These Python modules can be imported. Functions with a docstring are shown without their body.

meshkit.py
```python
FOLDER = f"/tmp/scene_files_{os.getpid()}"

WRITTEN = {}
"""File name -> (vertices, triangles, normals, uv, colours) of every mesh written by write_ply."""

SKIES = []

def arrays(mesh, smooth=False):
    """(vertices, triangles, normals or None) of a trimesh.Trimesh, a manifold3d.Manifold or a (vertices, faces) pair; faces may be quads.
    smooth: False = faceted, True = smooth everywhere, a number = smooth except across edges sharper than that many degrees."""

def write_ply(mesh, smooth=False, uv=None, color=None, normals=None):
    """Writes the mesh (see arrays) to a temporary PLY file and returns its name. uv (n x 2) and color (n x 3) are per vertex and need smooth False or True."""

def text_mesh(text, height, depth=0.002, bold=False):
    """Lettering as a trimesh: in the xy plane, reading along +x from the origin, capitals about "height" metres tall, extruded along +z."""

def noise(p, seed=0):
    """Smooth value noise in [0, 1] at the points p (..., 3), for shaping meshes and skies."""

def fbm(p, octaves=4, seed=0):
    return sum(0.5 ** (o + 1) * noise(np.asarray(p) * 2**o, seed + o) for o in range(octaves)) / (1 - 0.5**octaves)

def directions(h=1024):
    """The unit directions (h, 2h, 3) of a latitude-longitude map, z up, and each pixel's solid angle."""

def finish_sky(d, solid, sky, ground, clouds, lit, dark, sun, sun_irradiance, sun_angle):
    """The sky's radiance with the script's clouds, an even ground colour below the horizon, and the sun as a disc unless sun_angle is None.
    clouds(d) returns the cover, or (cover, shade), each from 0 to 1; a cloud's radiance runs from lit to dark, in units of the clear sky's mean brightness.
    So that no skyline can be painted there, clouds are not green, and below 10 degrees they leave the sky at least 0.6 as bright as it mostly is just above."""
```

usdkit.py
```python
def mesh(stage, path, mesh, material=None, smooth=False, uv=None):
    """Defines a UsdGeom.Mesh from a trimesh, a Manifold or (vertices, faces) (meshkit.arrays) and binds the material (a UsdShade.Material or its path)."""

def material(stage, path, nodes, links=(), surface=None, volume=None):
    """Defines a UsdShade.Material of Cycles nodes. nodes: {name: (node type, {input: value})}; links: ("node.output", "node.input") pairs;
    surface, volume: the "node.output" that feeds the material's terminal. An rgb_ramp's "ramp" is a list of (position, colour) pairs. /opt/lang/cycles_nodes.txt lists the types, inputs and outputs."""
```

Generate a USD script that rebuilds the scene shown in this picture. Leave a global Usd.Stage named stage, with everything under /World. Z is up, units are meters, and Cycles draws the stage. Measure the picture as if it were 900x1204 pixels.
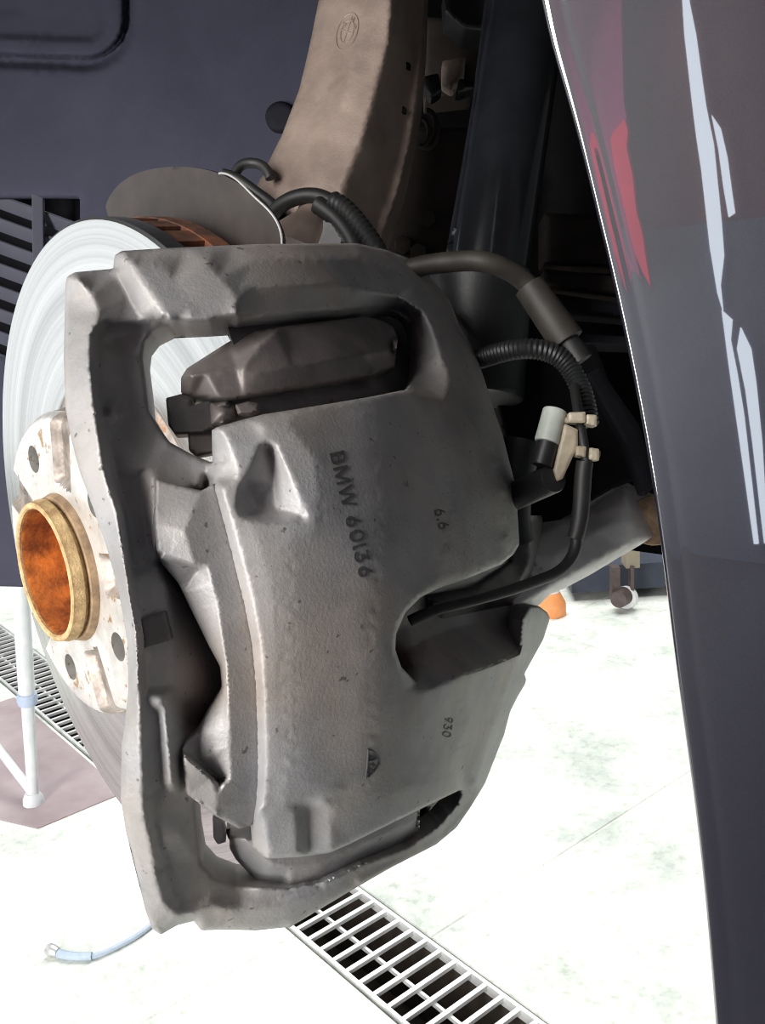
import math, random, numpy as np, trimesh, shapely, usdkit, meshkit
from shapely.geometry import Polygon, LineString, Point
from shapely.ops import unary_union
from scipy.interpolate import LinearNDInterpolator, NearestNDInterpolator, CubicSpline
from scipy.spatial import Delaunay
from pxr import Usd, UsdGeom, UsdLux, UsdShade, Gf, Sdf

random.seed(7); RNG = np.random.default_rng(7)
stage = Usd.Stage.CreateInMemory()
UsdGeom.SetStageUpAxis(stage, UsdGeom.Tokens.z); UsdGeom.SetStageMetersPerUnit(stage, 1.0)
UsdGeom.Xform.Define(stage, '/World')

# ---------------------------------------------------------------- camera
W_, H_, FPX = 900.0, 1204.0, 1150.0
CAM_H = 1.35
UPC = np.array([-0.06760339, 0.96362849, 0.25855351]); UPC /= np.linalg.norm(UPC)   # world up seen from the camera
fw = np.array([0, 0, -1.0]); wy = fw - fw.dot(UPC) * UPC; wy /= np.linalg.norm(wy); wx = np.cross(wy, UPC)
RW = np.stack([wx, wy, UPC])                       # camera axes -> world axes
CP = np.array([0, 0, CAM_H])
cam = UsdGeom.Camera.Define(stage, '/World/camera')
cam.CreateFocalLengthAttr(28.0); cam.CreateHorizontalApertureAttr(28.0 * W_ / FPX); cam.CreateVerticalApertureAttr(28.0 * H_ / FPX)
cam.CreateClippingRangeAttr((0.02, 200.0))
M = Gf.Matrix4d(1.0)
for i in range(3):
    col = RW[:, i]
    M.SetRow(i, Gf.Vec4d(*map(float, col), 0))
M.SetRow(3, Gf.Vec4d(*map(float, CP), 1))
cam.AddTransformOp().Set(M)
cam.CreateExposureAttr(0.0)

# ---------------------------------------------------------------- light
def dome():
    d = UsdLux.DomeLight.Define(stage, '/World/sky_light')
    d.CreateColorAttr(Gf.Vec3f(0.86, 0.94, 1.0)); d.CreateIntensityAttr(0.032)
dome()
def rect_light(name, pos, target, w, h, inten, color):
    L = UsdLux.RectLight.Define(stage, '/World/' + name)
    L.CreateWidthAttr(w); L.CreateHeightAttr(h); L.CreateIntensityAttr(inten); L.CreateColorAttr(Gf.Vec3f(*color))
    pos, target = np.array(pos, float), np.array(target, float)
    z = pos - target; z /= np.linalg.norm(z); x = np.cross([0, 0, 1.0], z)
    if np.linalg.norm(x) < 1e-3: x = np.array([1.0, 0, 0])
    x /= np.linalg.norm(x); y = np.cross(z, x)
    m = Gf.Matrix4d(1.0)
    for i, a in enumerate((x, y, z, pos)): m.SetRow(i, Gf.Vec4d(*map(float, a), 1.0 if i == 3 else 0.0))
    L.AddTransformOp().Set(m)
# added key light for daylight from behind left, kept out of the fender's reflection
rect_light('added_key_light', (-2.6, -2.3, 2.05), (0.0, 0.5, 1.4), 1.4, 4.0, 20.5, (1.0, 0.98, 0.95))
# tall side window on the left, ahead
rect_light('window_daylight', (-3.6, 1.8, 2.05), (-0.2, 0.5, 1.35), 3.6, 3.0, 1.15, (0.97, 0.99, 1.0))
# added area light overhead to brighten the floor behind the car
rect_light('added_floor_light', (0.6, 4.2, 4.6), (0.5, 2.2, 0.0), 5.0, 3.4, 7.2, (0.98, 1.0, 0.97))

# ---------------------------------------------------------------- helpers
def toW(P): return np.asarray(P, float) @ RW.T + CP
def WM(m): return trimesh.Trimesh(toW(m.vertices), m.faces, process=False)
def ray(p):
    p = np.atleast_2d(np.asarray(p, float))
    return np.stack([(p[:, 0] - W_ / 2) / FPX, -(p[:, 1] - H_ / 2) / FPX, -np.ones(len(p))], 1)
def at(px, py, t): return ray([(px, py)])[0] * t
# the brake disc's own frame (camera axes): X runs inboard along the axle, Z towards the caliper
N_OUT = np.array([-0.76459412, -0.18485713, 0.61743314]); HUB_D = 0.0442
ROT_O = np.array([-0.17320908, -0.03099839, -0.49847682]) - N_OUT * HUB_D
AX = -N_OUT; _v = -ROT_O / np.linalg.norm(ROT_O); AZ = _v - _v.dot(AX) * AX; AZ /= np.linalg.norm(AZ); AY = np.cross(AZ, AX)
def loc(x, y, z): return ROT_O + np.multiply.outer(np.asarray(x, float), AX) + np.multiply.outer(np.asarray(y, float), AY) + np.multiply.outer(np.asarray(z, float), AZ)
RC = 0.205
BACK = np.array([(300 - 450) / FPX, -(650 - 602) / FPX, -1.0]); BACK /= np.linalg.norm(BACK)   # into the casting
def t_caliper(p, h):
    """distance along each pixel's ray to the surface h millimetres above the caliper's arc round the disc"""
    r = ray(p); h = np.broadcast_to(np.asarray(h, float), len(r)) / 1000.0
    lo, hi = np.full(len(r), 0.12), np.full(len(r), 0.75)
    for _ in range(40):
        t = (lo + hi) / 2; q = r * t[:, None] - ROT_O
        x, y, z = q @ AX, q @ AY, q @ AZ
        ya = np.abs(y + 0.006); yc = np.minimum(ya, 0.088); f = np.sqrt(RC ** 2 - yc ** 2) - 0.47 * (ya - yc) - 3.4 * np.clip(x + 0.008, 0, 0.072) ** 2 - 0.49 * np.clip(x - 0.064, 0, None) - 5.5 * np.clip(-0.004 - x, 0, 0.042) ** 2 + h
        above = z > f
        lo, hi = np.where(above, t, lo), np.where(above, hi, t)
    return (lo + hi) / 2
def t_axial(p, h):
    """... to the plane square to the axle, h millimetres inboard of the disc's outer face"""
    r = ray(p); h = np.broadcast_to(np.asarray(h, float), len(r)) / 1000.0
    return (ROT_O @ AX + h) / (r @ AX)
def t_plain(p, h): return np.broadcast_to(np.asarray(h, float), len(np.atleast_2d(p))).copy()
def t_plane(p0, nrm):
    p0, nrm = np.asarray(p0, float), np.asarray(nrm, float); nrm = nrm / np.linalg.norm(nrm)
    return lambda p, h: (p0 @ nrm + np.broadcast_to(np.asarray(h, float), len(np.atleast_2d(p))) / 1000.0) / (ray(p) @ nrm)

def dens(line, step):
    line = np.asarray(line, float); out = []
    for a, b in zip(line[:-1], line[1:]):
        k = max(1, int(np.hypot(*(b - a)[:2]) / step))
        out.append(a + (b - a) * np.linspace(0, 1, k, endpoint=False)[:, None])
    out.append(line[-1:]); return np.vstack(out)
def L(pts, h): return [(x, y, h) for x, y in pts]

class Relief:
    """A solid whose seen side passes through the control lines (pixel x, pixel y, height); it has real thickness behind."""
    def __init__(s, mask, ctrl, surf, thick, step=4.0, smooth=2, rpx=5.0, rmm=3.0, back=None, calm=None):
        s.surf = surf
        if not hasattr(mask, 'exterior') and not hasattr(mask, 'geoms'): mask = Polygon(mask)
        mask = mask.buffer(0)
        if hasattr(mask, 'geoms'): mask = max(mask.geoms, key=lambda g: g.area)
        mask = mask.buffer(1.2).buffer(-2.4).buffer(1.2)
        if hasattr(mask, 'geoms'): mask = max(mask.geoms, key=lambda g: g.area)
        if isinstance(ctrl, (int, float)): ctrl = [[(x, y, ctrl) for x, y in list(mask.exterior.coords)]]
        c = np.vstack([dens(l, step * 1.3) if len(l) > 1 else np.asarray(l, float) for l in ctrl])
        w = 1.0 / surf(c[:, :2], c[:, 2])
        rings = [np.asarray(mask.exterior.coords)[:-1]] + [np.asarray(i.coords)[:-1] for i in mask.interiors]
        B = []
        for r in rings:
            ls = LineString(np.vstack([r, r[:1]])); k = max(8, int(ls.length / step))
            B += [ls.interpolate(i / k, normalized=True).coords[0] for i in range(k)]
        B = np.array(B)
        x0, y0, x1, y1 = mask.bounds
        gx, gy = np.meshgrid(np.arange(x0, x1 + step, step), np.arange(y0, y1 + step, step * 0.866))
        gx = gx + (np.arange(gx.shape[0]) % 2)[:, None] * step / 2
        G = np.stack([gx.ravel(), gy.ravel()], 1)
        inner = mask.buffer(-0.55 * step)
        extra = c[:, :2]
        G = G[shapely.contains_xy(inner, G[:, 0], G[:, 1])]
        from scipy.spatial import cKDTree
        X_ = c[:, :2][shapely.contains_xy(mask.buffer(-0.45 * step), c[:, 0], c[:, 1])]
        if len(X_):
            keep = []; seen = {}
            for i, q in enumerate(X_):
                k = (int(q[0] // (step * .5)), int(q[1] // (step * .5)))
                if k not in seen: seen[k] = 1; keep.append(i)
            X_ = X_[keep]
            if len(G): G = G[cKDTree(X_).query(G)[0] > 0.62 * step]
            G = np.vstack([X_, G]) if len(G) else X_
        P = np.vstack([B, G]); nb = len(B)
        tri = Delaunay(P).simplices
        cen = P[tri].mean(1); ok = shapely.contains_xy(mask.buffer(0.05), cen[:, 0], cen[:, 1]); tri = tri[ok]
        a, b, cc = P[tri[:, 0]], P[tri[:, 1]], P[tri[:, 2]]
        area = (b[:, 0] - a[:, 0]) * (cc[:, 1] - a[:, 1]) - (b[:, 1] - a[:, 1]) * (cc[:, 0] - a[:, 0])
        tri = tri[np.abs(area) > 1e-4]; area = area[np.abs(area) > 1e-4]
        tri[area > 0] = tri[area > 0][:, [0, 2, 1]]          # image y points down: this turns the front to the viewer
        if len(np.unique(c[:, :2].round(3), axis=0)) >= 4:
            cu, iu = np.unique(c[:, :2].round(2), axis=0, return_index=True)
            near = NearestNDInterpolator(cu, w[iu]); lin = LinearNDInterpolator(cu, w[iu])
            wv = lin(P); bad = np.isnan(wv); wv[bad] = near(P[bad])
        else: wv = np.full(len(P), w.mean())
        e = np.vstack([tri[:, [0, 1]], tri[:, [1, 2]], tri[:, [2, 0]]]); e = np.unique(np.sort(e, 1), axis=0)
        deg = np.bincount(e.ravel(), minlength=len(P)).clip(1)
        for _ in range(smooth):
            acc = np.bincount(e[:, 0], wv[e[:, 1]], len(P)) + np.bincount(e[:, 1], wv[e[:, 0]], len(P))
            wv = 0.5 * wv + 0.5 * acc / deg
        if calm is not None:
            inside = shapely.contains_xy(Polygon(calm), P[:, 0], P[:, 1])
            for _ in range(60):
                acc = np.bincount(e[:, 0], wv[e[:, 1]], len(P)) + np.bincount(e[:, 1], wv[e[:, 0]], len(P))
                wv = np.where(inside, 0.4 * wv + 0.6 * acc / deg, wv)
        t = 1.0 / wv
        s.f = LinearNDInterpolator(P, t), NearestNDInterpolator(P, t)
        if rmm > 0:
            bd = shapely.distance(shapely.points(P), mask.boundary); q = np.clip(1 - bd / rpx, 0, 1)
            t = t + rmm / 1000.0 * (1 - np.sqrt(np.clip(1 - q ** 2, 0, 1)))
        V = ray(P) * t[:, None]
        dirn = BACK if back is None else np.asarray(back, float) / np.linalg.norm(back)
        Bk = V + dirn * thick
        n = len(P)
        # boundary edges: used by one triangle
        ee = np.vstack([tri[:, [0, 1]], tri[:, [1, 2]], tri[:, [2, 0]]])
        key = np.sort(ee, 1); _, inv, cnt = np.unique(key, axis=0, return_inverse=True, return_counts=True)
        be = ee[cnt[inv.ravel()] == 1]
        F = [tri, tri[:, ::-1] + n]
        if len(be): F += [np.stack([be[:, 0], be[:, 0] + n, be[:, 1] + n], 1), np.stack([be[:, 0], be[:, 1] + n, be[:, 1]], 1)]
        s.mesh = trimesh.Trimesh(np.vstack([V, Bk]), np.vstack(F), process=False); s.mask = mask
    def t(s, p):
        p = np.atleast_2d(p); v = s.f[0](p); b = np.isnan(v); v[b] = s.f[1](p[b]); return v

def spline(P, k=8):
    P = np.asarray(P, float)
    if len(P) == 2: return P[0] + (P[1] - P[0]) * np.linspace(0, 1, 3)[:, None]
    d = np.r_[0, np.cumsum(np.linalg.norm(np.diff(P, axis=0), axis=1))]
    return CubicSpline(d, P)(np.linspace(0, d[-1], k * (len(P) - 1) + 1))
def tube(P, r, n=14, k=8, smooth=True, rib=0.0):
    P = spline(P, k) if smooth else np.asarray(P, float)
    r = np.interp(np.linspace(0, 1, len(P)), np.linspace(0, 1, len(np.atleast_1d(r))), np.atleast_1d(r)) if np.ndim(r) else np.full(len(P), float(r))
    if rib: r = r * (1 + rib * (np.arange(len(P)) % 2))
    T = np.gradient(P, axis=0); T /= np.linalg.norm(T, axis=1)[:, None]
    u = np.cross(T[0], [0.3, 0.5, 0.81]); u /= np.linalg.norm(u); V = []
    for i in range(len(P)):
        u = u - u.dot(T[i]) * T[i]; u /= np.linalg.norm(u); v = np.cross(T[i], u)
        a = np.arange(n) / n * 2 * np.pi
        V.append(P[i] + r[i] * (np.cos(a)[:, None] * u + np.sin(a)[:, None] * v))
    m = len(P); V = np.vstack(V + [P[:1], P[-1:]]); F = []
    for i in range(m - 1):
        for j in range(n):
            a, b = i * n + j, i * n + (j + 1) % n
            F += [(a, b, b + n), (a, b + n, a + n)]
    F += [(m * n, (j + 1) % n, j) for j in range(n)] + [(m * n + 1, (m - 1) * n + j, (m - 1) * n + (j + 1) % n) for j in range(n)]
    return trimesh.Trimesh(V, np.array(F), process=False)
def lathe(profile, n=96, frame=None):
    """profile of (radius, inboard x), closed ring of points unless it starts and ends on the axle"""
    pr = np.asarray(profile, float); a = np.arange(n) / n * 2 * np.pi
    V = np.vstack([np.stack([np.full(n, x), r * np.sin(a), r * np.cos(a)], 1) for r, x in pr]); F = []
    k = len(pr)
    for i in range(k):
        i2 = (i + 1) % k
        for j in range(n):
            j2 = (j + 1) % n
            F += [(i * n + j, i2 * n + j, i2 * n + j2), (i * n + j, i2 * n + j2, i * n + j2)]
    m = trimesh.Trimesh(V, np.array(F), process=False)
    if m.volume < 0: m.invert()
    return m
def R2C(m): return trimesh.Trimesh(loc(m.vertices[:, 0], m.vertices[:, 1], m.vertices[:, 2]), m.faces, process=False)
def rbox(size, r=None, seg=2):
    """box with rounded edges, centred"""
    sx, sy, sz = size; r = r if r is not None else min(size) * 0.18
    import manifold3d as mf
    pts = []
    for i in (-1, 1):
        for j in (-1, 1):
            for k in (-1, 1):
                c = np.array([i * (sx / 2 - r), j * (sy / 2 - r), k * (sz / 2 - r)])
                pts.append(trimesh.creation.icosphere(1, r).vertices + c)
    return trimesh.convex.convex_hull(np.vstack(pts))
def hull(*pts): return trimesh.convex.convex_hull(np.vstack(pts))
def bar(a, b, w, h, up=None, r=None):
    a, b = np.asarray(a, float), np.asarray(b, float); z = b - a; ln = np.linalg.norm(z); z /= ln
    up = np.array([0, 0, 1.0]) if up is None else np.asarray(up, float)
    x = np.cross(up, z)
    if np.linalg.norm(x) < 1e-4: x = np.cross([0, 1.0, 0], z)
    x /= np.linalg.norm(x); y = np.cross(z, x)
    m = rbox((w, h, ln), r) if r else trimesh.creation.box((w, h, ln))
    return trimesh.Trimesh(m.vertices @ np.stack([x, y, z]) + (a + b) / 2, m.faces, process=False)
def cyl(a, b, r0, r1=None, n=24, bev=0.0):
    a, b = np.asarray(a, float), np.asarray(b, float); r1 = r0 if r1 is None else r1
    if bev:
        d = (b - a) / np.linalg.norm(b - a)
        return tube([a, a + d * bev * .3, a + d * bev, b - d * bev, b - d * bev * .3, b], [r0 - bev, r0 - bev * .25, r0, r1, r1 - bev * .25, r1 - bev], n, smooth=False)
    return tube([a, (a + b) / 2, b], [r0, (r0 + r1) / 2, r1], n, smooth=False)
def cat(*ms): return trimesh.util.concatenate([m for m in ms])

COUNT = {}
def numbered(parent, name):
    k = (parent, name); n = COUNT.get(k, 0); COUNT[k] = n + 1
    return f'{parent}/{name}' + (f'_{n:03d}' if n else '')
class Thing:
    """one thing of the scene: an Xform at its base, parts as children (world-space meshes go in)"""
    def __init__(s, name, label, cat_, group=None, kind=None, frame=None):
        s.name, s.label, s.cat, s.group, s.kind, s.frame, s.parts = name, label, cat_, group, kind, frame, []
    def part(s, name, mesh, mat, smooth=35, parent=None, label=None, kind=None):
        s.parts.append((name, mesh, mat, smooth, parent, label, kind)); return len(s.parts) - 1
    def emit(s):
        allv = np.vstack([p[1].vertices for p in s.parts])
        if s.frame is not None: A, o = s.frame                   # columns of A: the axes
        else: A, o = np.eye(3), np.array([(allv[:, 0].min() + allv[:, 0].max()) / 2, (allv[:, 1].min() + allv[:, 1].max()) / 2, allv[:, 2].min()])
        path = numbered('/World', s.name); x = UsdGeom.Xform.Define(stage, path)
        m = Gf.Matrix4d(1.0)
        for i in range(3): m.SetRow(i, Gf.Vec4d(*map(float, A[:, i]), 0))
        m.SetRow(3, Gf.Vec4d(*map(float, o), 1)); x.AddTransformOp().Set(m)
        p = x.GetPrim()
        if s.label: p.SetCustomDataByKey('label', s.label)
        if s.cat: p.SetCustomDataByKey('category', s.cat)
        if s.group: p.SetCustomDataByKey('group', s.group)
        if s.kind: p.SetCustomDataByKey('kind', s.kind)
        made = []
        for name, mesh, mat, smooth, parent, label, kind in s.parts:
            pp = numbered(made[parent] if parent is not None else path, name); made.append(pp)
            mm = trimesh.Trimesh((mesh.vertices - o) @ A, mesh.faces, process=False)
            q = usdkit.mesh(stage, pp, mm, MAT[mat], smooth=smooth).GetPrim()
            if label: q.SetCustomDataByKey('label', label)
            if kind: q.SetCustomDataByKey('kind', kind)
        return x
def single(name, mesh, mat, label=None, cat_=None, group=None, kind=None, smooth=35):
    o = np.array([*(mesh.bounds[0][:2] + mesh.bounds[1][:2]) / 2, mesh.bounds[0][2]])
    path = numbered('/World', name)
    g = usdkit.mesh(stage, path, trimesh.Trimesh(mesh.vertices - o, mesh.faces, process=False), MAT[mat], smooth=smooth)
    g.AddTranslateOp().Set(Gf.Vec3d(*map(float, o))); p = g.GetPrim()
    for k, v in (('label', label), ('category', cat_), ('group', group), ('kind', kind)):
        if v: p.SetCustomDataByKey(k, v)
    return p

# ---------------------------------------------------------------- materials
MAT = {}
def mat(name, c0, c1=None, scale=30.0, rough=0.55, metal=0.0, bump=0.0, bscale=None, detail=6.0, spots=None, spot_scale=60., spot_at=0.62, coat=0.0, spec=0.5, dist=0.0008, coord='object', stretch=(1, 1, 1), rough2=None):
    c1 = c1 or c0
    N = {'tc': ('texture_coordinate', {}), 'map': ('mapping', {'scale': stretch}),
         'n': ('noise_texture', {'scale': scale, 'detail': detail, 'roughness': 0.62}),
         'r': ('rgb_ramp', {'ramp': [(0.36, c0), (0.64, c1)]}),
         'p': ('principled_bsdf', {'roughness': rough, 'metallic': metal, 'coat_weight': coat, 'coat_roughness': 0.04, 'specular_ior_level': spec})}
    K = [('tc.object', 'map.vector'), ('map.vector', 'n.vector'), ('n.fac', 'r.fac')]
    colour = 'r.color'
    if spots is not None:
        N['sn'] = ('noise_texture', {'scale': spot_scale, 'detail': 4.0, 'roughness': 0.7})
        N['sr'] = ('rgb_ramp', {'ramp': [(spot_at, (0, 0, 0)), (spot_at + 0.06, (1, 1, 1))]})
        N['mx'] = ('mix_color', {'b': spots})
        K += [('map.vector', 'sn.vector'), ('sn.fac', 'sr.fac'), ('sr.color', 'mx.fac'), (colour, 'mx.a')]; colour = 'mx.result'
    if rough2 is not None:
        N['rr'] = ('map_range', {'from_min': 0.35, 'from_max': 0.65, 'to_min': rough, 'to_max': rough2, 'clamp': True})
        K += [('n.fac', 'rr.value'), ('rr.result', 'p.roughness')]
    if bump:
        N['bn'] = ('noise_texture', {'scale': bscale or scale * 8, 'detail': 5.0, 'roughness': 0.65})
        N['b'] = ('bump', {'strength': bump, 'distance': dist})
        K += [('map.vector', 'bn.vector'), ('bn.fac', 'b.height'), ('b.normal', 'p.normal')]
    K.append((colour, 'p.base_color'))
    MAT[name] = usdkit.material(stage, '/World/Looks/' + name, N, K, surface='p.BSDF')

mat('cast_iron', (0.27, 0.26, 0.255), (0.40, 0.385, 0.375), scale=28, rough=0.5, metal=0.25, bump=0.35, bscale=700, spots=(0.12, 0.11, 0.10), spot_scale=330, spot_at=0.66, dist=0.0006)
mat('cast_letters', (0.055, 0.053, 0.055), (0.08, 0.078, 0.08), scale=200, rough=0.6)
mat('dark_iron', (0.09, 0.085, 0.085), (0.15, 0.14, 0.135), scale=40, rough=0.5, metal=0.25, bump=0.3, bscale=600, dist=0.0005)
mat('carrier_iron', (0.13, 0.115, 0.11), (0.22, 0.19, 0.18), scale=45, rough=0.5, metal=0.25, bump=0.3, bscale=600, dist=0.0005)
mat('rust', (0.05, 0.026, 0.018), (0.19, 0.065, 0.028), scale=70, rough=0.85, bump=0.5, bscale=500, dist=0.0008)
mat('rust_bright', (0.10, 0.022, 0.010), (0.78, 0.26, 0.045), scale=48, rough=0.8, bump=0.5, bscale=400, dist=0.0008, detail=8)
mat('rust_gold', (0.36, 0.23, 0.10), (0.66, 0.47, 0.24), scale=120, rough=0.75, bump=0.7, bscale=500, dist=0.001)
mat('rust_brown', (0.20, 0.13, 0.08), (0.42, 0.29, 0.17), scale=90, rough=0.8, bump=0.5, bscale=500, dist=0.0008)
mat('hub_face', (0.62, 0.60, 0.57), (0.86, 0.85, 0.82), scale=55, rough=0.38, metal=0.6, bump=0.2, bscale=300, spots=(0.42, 0.27, 0.15), spot_scale=70, spot_at=0.6, dist=0.0005)
mat('hub_stain', (0.17, 0.14, 0.12), (0.42, 0.37, 0.33), scale=70, rough=0.5, metal=0.4, bump=0.3, bscale=260, spots=(0.34, 0.19, 0.10), spot_scale=60, spot_at=0.57, dist=0.0006)
mat('shield_steel', (0.032, 0.026, 0.024), (0.050, 0.041, 0.037), scale=30, rough=0.55, metal=0.3, bump=0.1, bscale=300)
mat('bright_edge', (0.75, 0.74, 0.72), rough=0.3, metal=0.7)
mat('aluminium', (0.18, 0.137, 0.115), (0.30, 0.232, 0.195), scale=22, rough=0.55, metal=0.35, bump=0.35, bscale=650, spots=(0.25, 0.19, 0.15), spot_scale=45, spot_at=0.63, dist=0.0005)
mat('arm_grey', (0.58, 0.55, 0.55), (0.74, 0.71, 0.71), scale=25, rough=0.5, metal=0.35, bump=0.3, bscale=500, spots=(0.25, 0.19, 0.14), spot_scale=25, spot_at=0.62, dist=0.0005)
mat('black_rubber', (0.010, 0.010, 0.011), (0.018, 0.018, 0.017), scale=60, rough=0.55, bump=0.1, bscale=400)
mat('hose_rubber', (0.022, 0.019, 0.016), (0.042, 0.036, 0.03), scale=60, rough=0.6, bump=0.1, bscale=400)
mat('black_paint', (0.006, 0.0065, 0.008), (0.010, 0.011, 0.013), scale=20, rough=0.14)
mat('black_plastic', (0.011, 0.012, 0.013), (0.019, 0.020, 0.021), scale=25, rough=0.45, bump=0.15, bscale=350)
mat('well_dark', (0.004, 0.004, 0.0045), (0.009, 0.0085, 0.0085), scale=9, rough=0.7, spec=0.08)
mat('well_grey', (0.018, 0.0145, 0.013), (0.034, 0.028, 0.025), scale=14, rough=0.65, spec=0.15, spots=(0.05, 0.032, 0.026), spot_scale=20, spot_at=0.6)
mat('liner', (0.036, 0.037, 0.056), (0.049, 0.050, 0.074), scale=6, rough=0.8, bump=0.25, bscale=420, dist=0.0006, spec=0.12)
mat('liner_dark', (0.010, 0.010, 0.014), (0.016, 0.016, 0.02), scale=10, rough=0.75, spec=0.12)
mat('liner_slat', (0.055, 0.058, 0.078), (0.075, 0.078, 0.10), scale=6, rough=0.7, spec=0.15)
mat('clip_white', (0.40, 0.44, 0.39), (0.52, 0.55, 0.50), scale=60, rough=0.4)
mat('clip_beige', (0.34, 0.29, 0.21), (0.48, 0.42, 0.32), scale=60, rough=0.5)
mat('steel', (0.55, 0.56, 0.56), (0.72, 0.72, 0.71), scale=30, rough=0.4, metal=0.7)
mat('grate_steel', (0.55, 0.56, 0.56), (0.78, 0.79, 0.78), scale=12, rough=0.5, metal=0.3)
mat('drain_pit', (0.035, 0.026, 0.02), (0.06, 0.046, 0.035), scale=12, rough=0.9)
mat('joint', (0.60, 0.61, 0.56), (0.68, 0.69, 0.64), scale=14, rough=0.95)
mat('shade_mauve', (0.30, 0.235, 0.25), (0.44, 0.37, 0.385), scale=2.4, rough=0.85, bump=0.1, bscale=200)  # the car's shadow on the floor, put into colour
mat('stand_paint', (0.62, 0.65, 0.68), (0.74, 0.76, 0.77), scale=14, rough=0.5)
mat('stand_blue', (0.38, 0.46, 0.62), (0.45, 0.53, 0.68), scale=14, rough=0.5)
mat('cable_blue', (0.36, 0.44, 0.55), (0.46, 0.53, 0.62), scale=40, rough=0.5)
mat('trolley_blue', (0.030, 0.036, 0.060), (0.042, 0.050, 0.08), scale=10, rough=0.6)
mat('trolley_beige', (0.26, 0.22, 0.16), (0.32, 0.28, 0.21), scale=12, rough=0.7)
mat('wheel_white', (0.80, 0.80, 0.82), rough=0.5)
mat('wheel_brown', (0.07, 0.05, 0.048), (0.11, 0.08, 0.075), scale=30, rough=0.6)
mat('orange', (0.85, 0.30, 0.10), (0.92, 0.38, 0.14), scale=20, rough=0.5)
mat('pink_white', (0.85, 0.74, 0.76), rough=0.5)
mat('red_paint', (0.80, 0.005, 0.07), (0.90, 0.01, 0.09), scale=5, rough=0.45)
mat('maroon_paint', (0.26, 0.008, 0.11), (0.34, 0.012, 0.14), scale=6, rough=0.5)
mat('wall_brick', (0.085, 0.034, 0.036), (0.115, 0.048, 0.050), scale=3, rough=0.9)
mat('wall_grey', (0.068, 0.082, 0.118), (0.088, 0.104, 0.145), scale=3, rough=0.9)
mat('curtain', (0.66, 0.72, 0.82), (0.80, 0.85, 0.93), scale=4, rough=0.8)
mat('cloth_dark', (0.10, 0.095, 0.15), (0.15, 0.14, 0.21), scale=4, rough=0.9)
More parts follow.
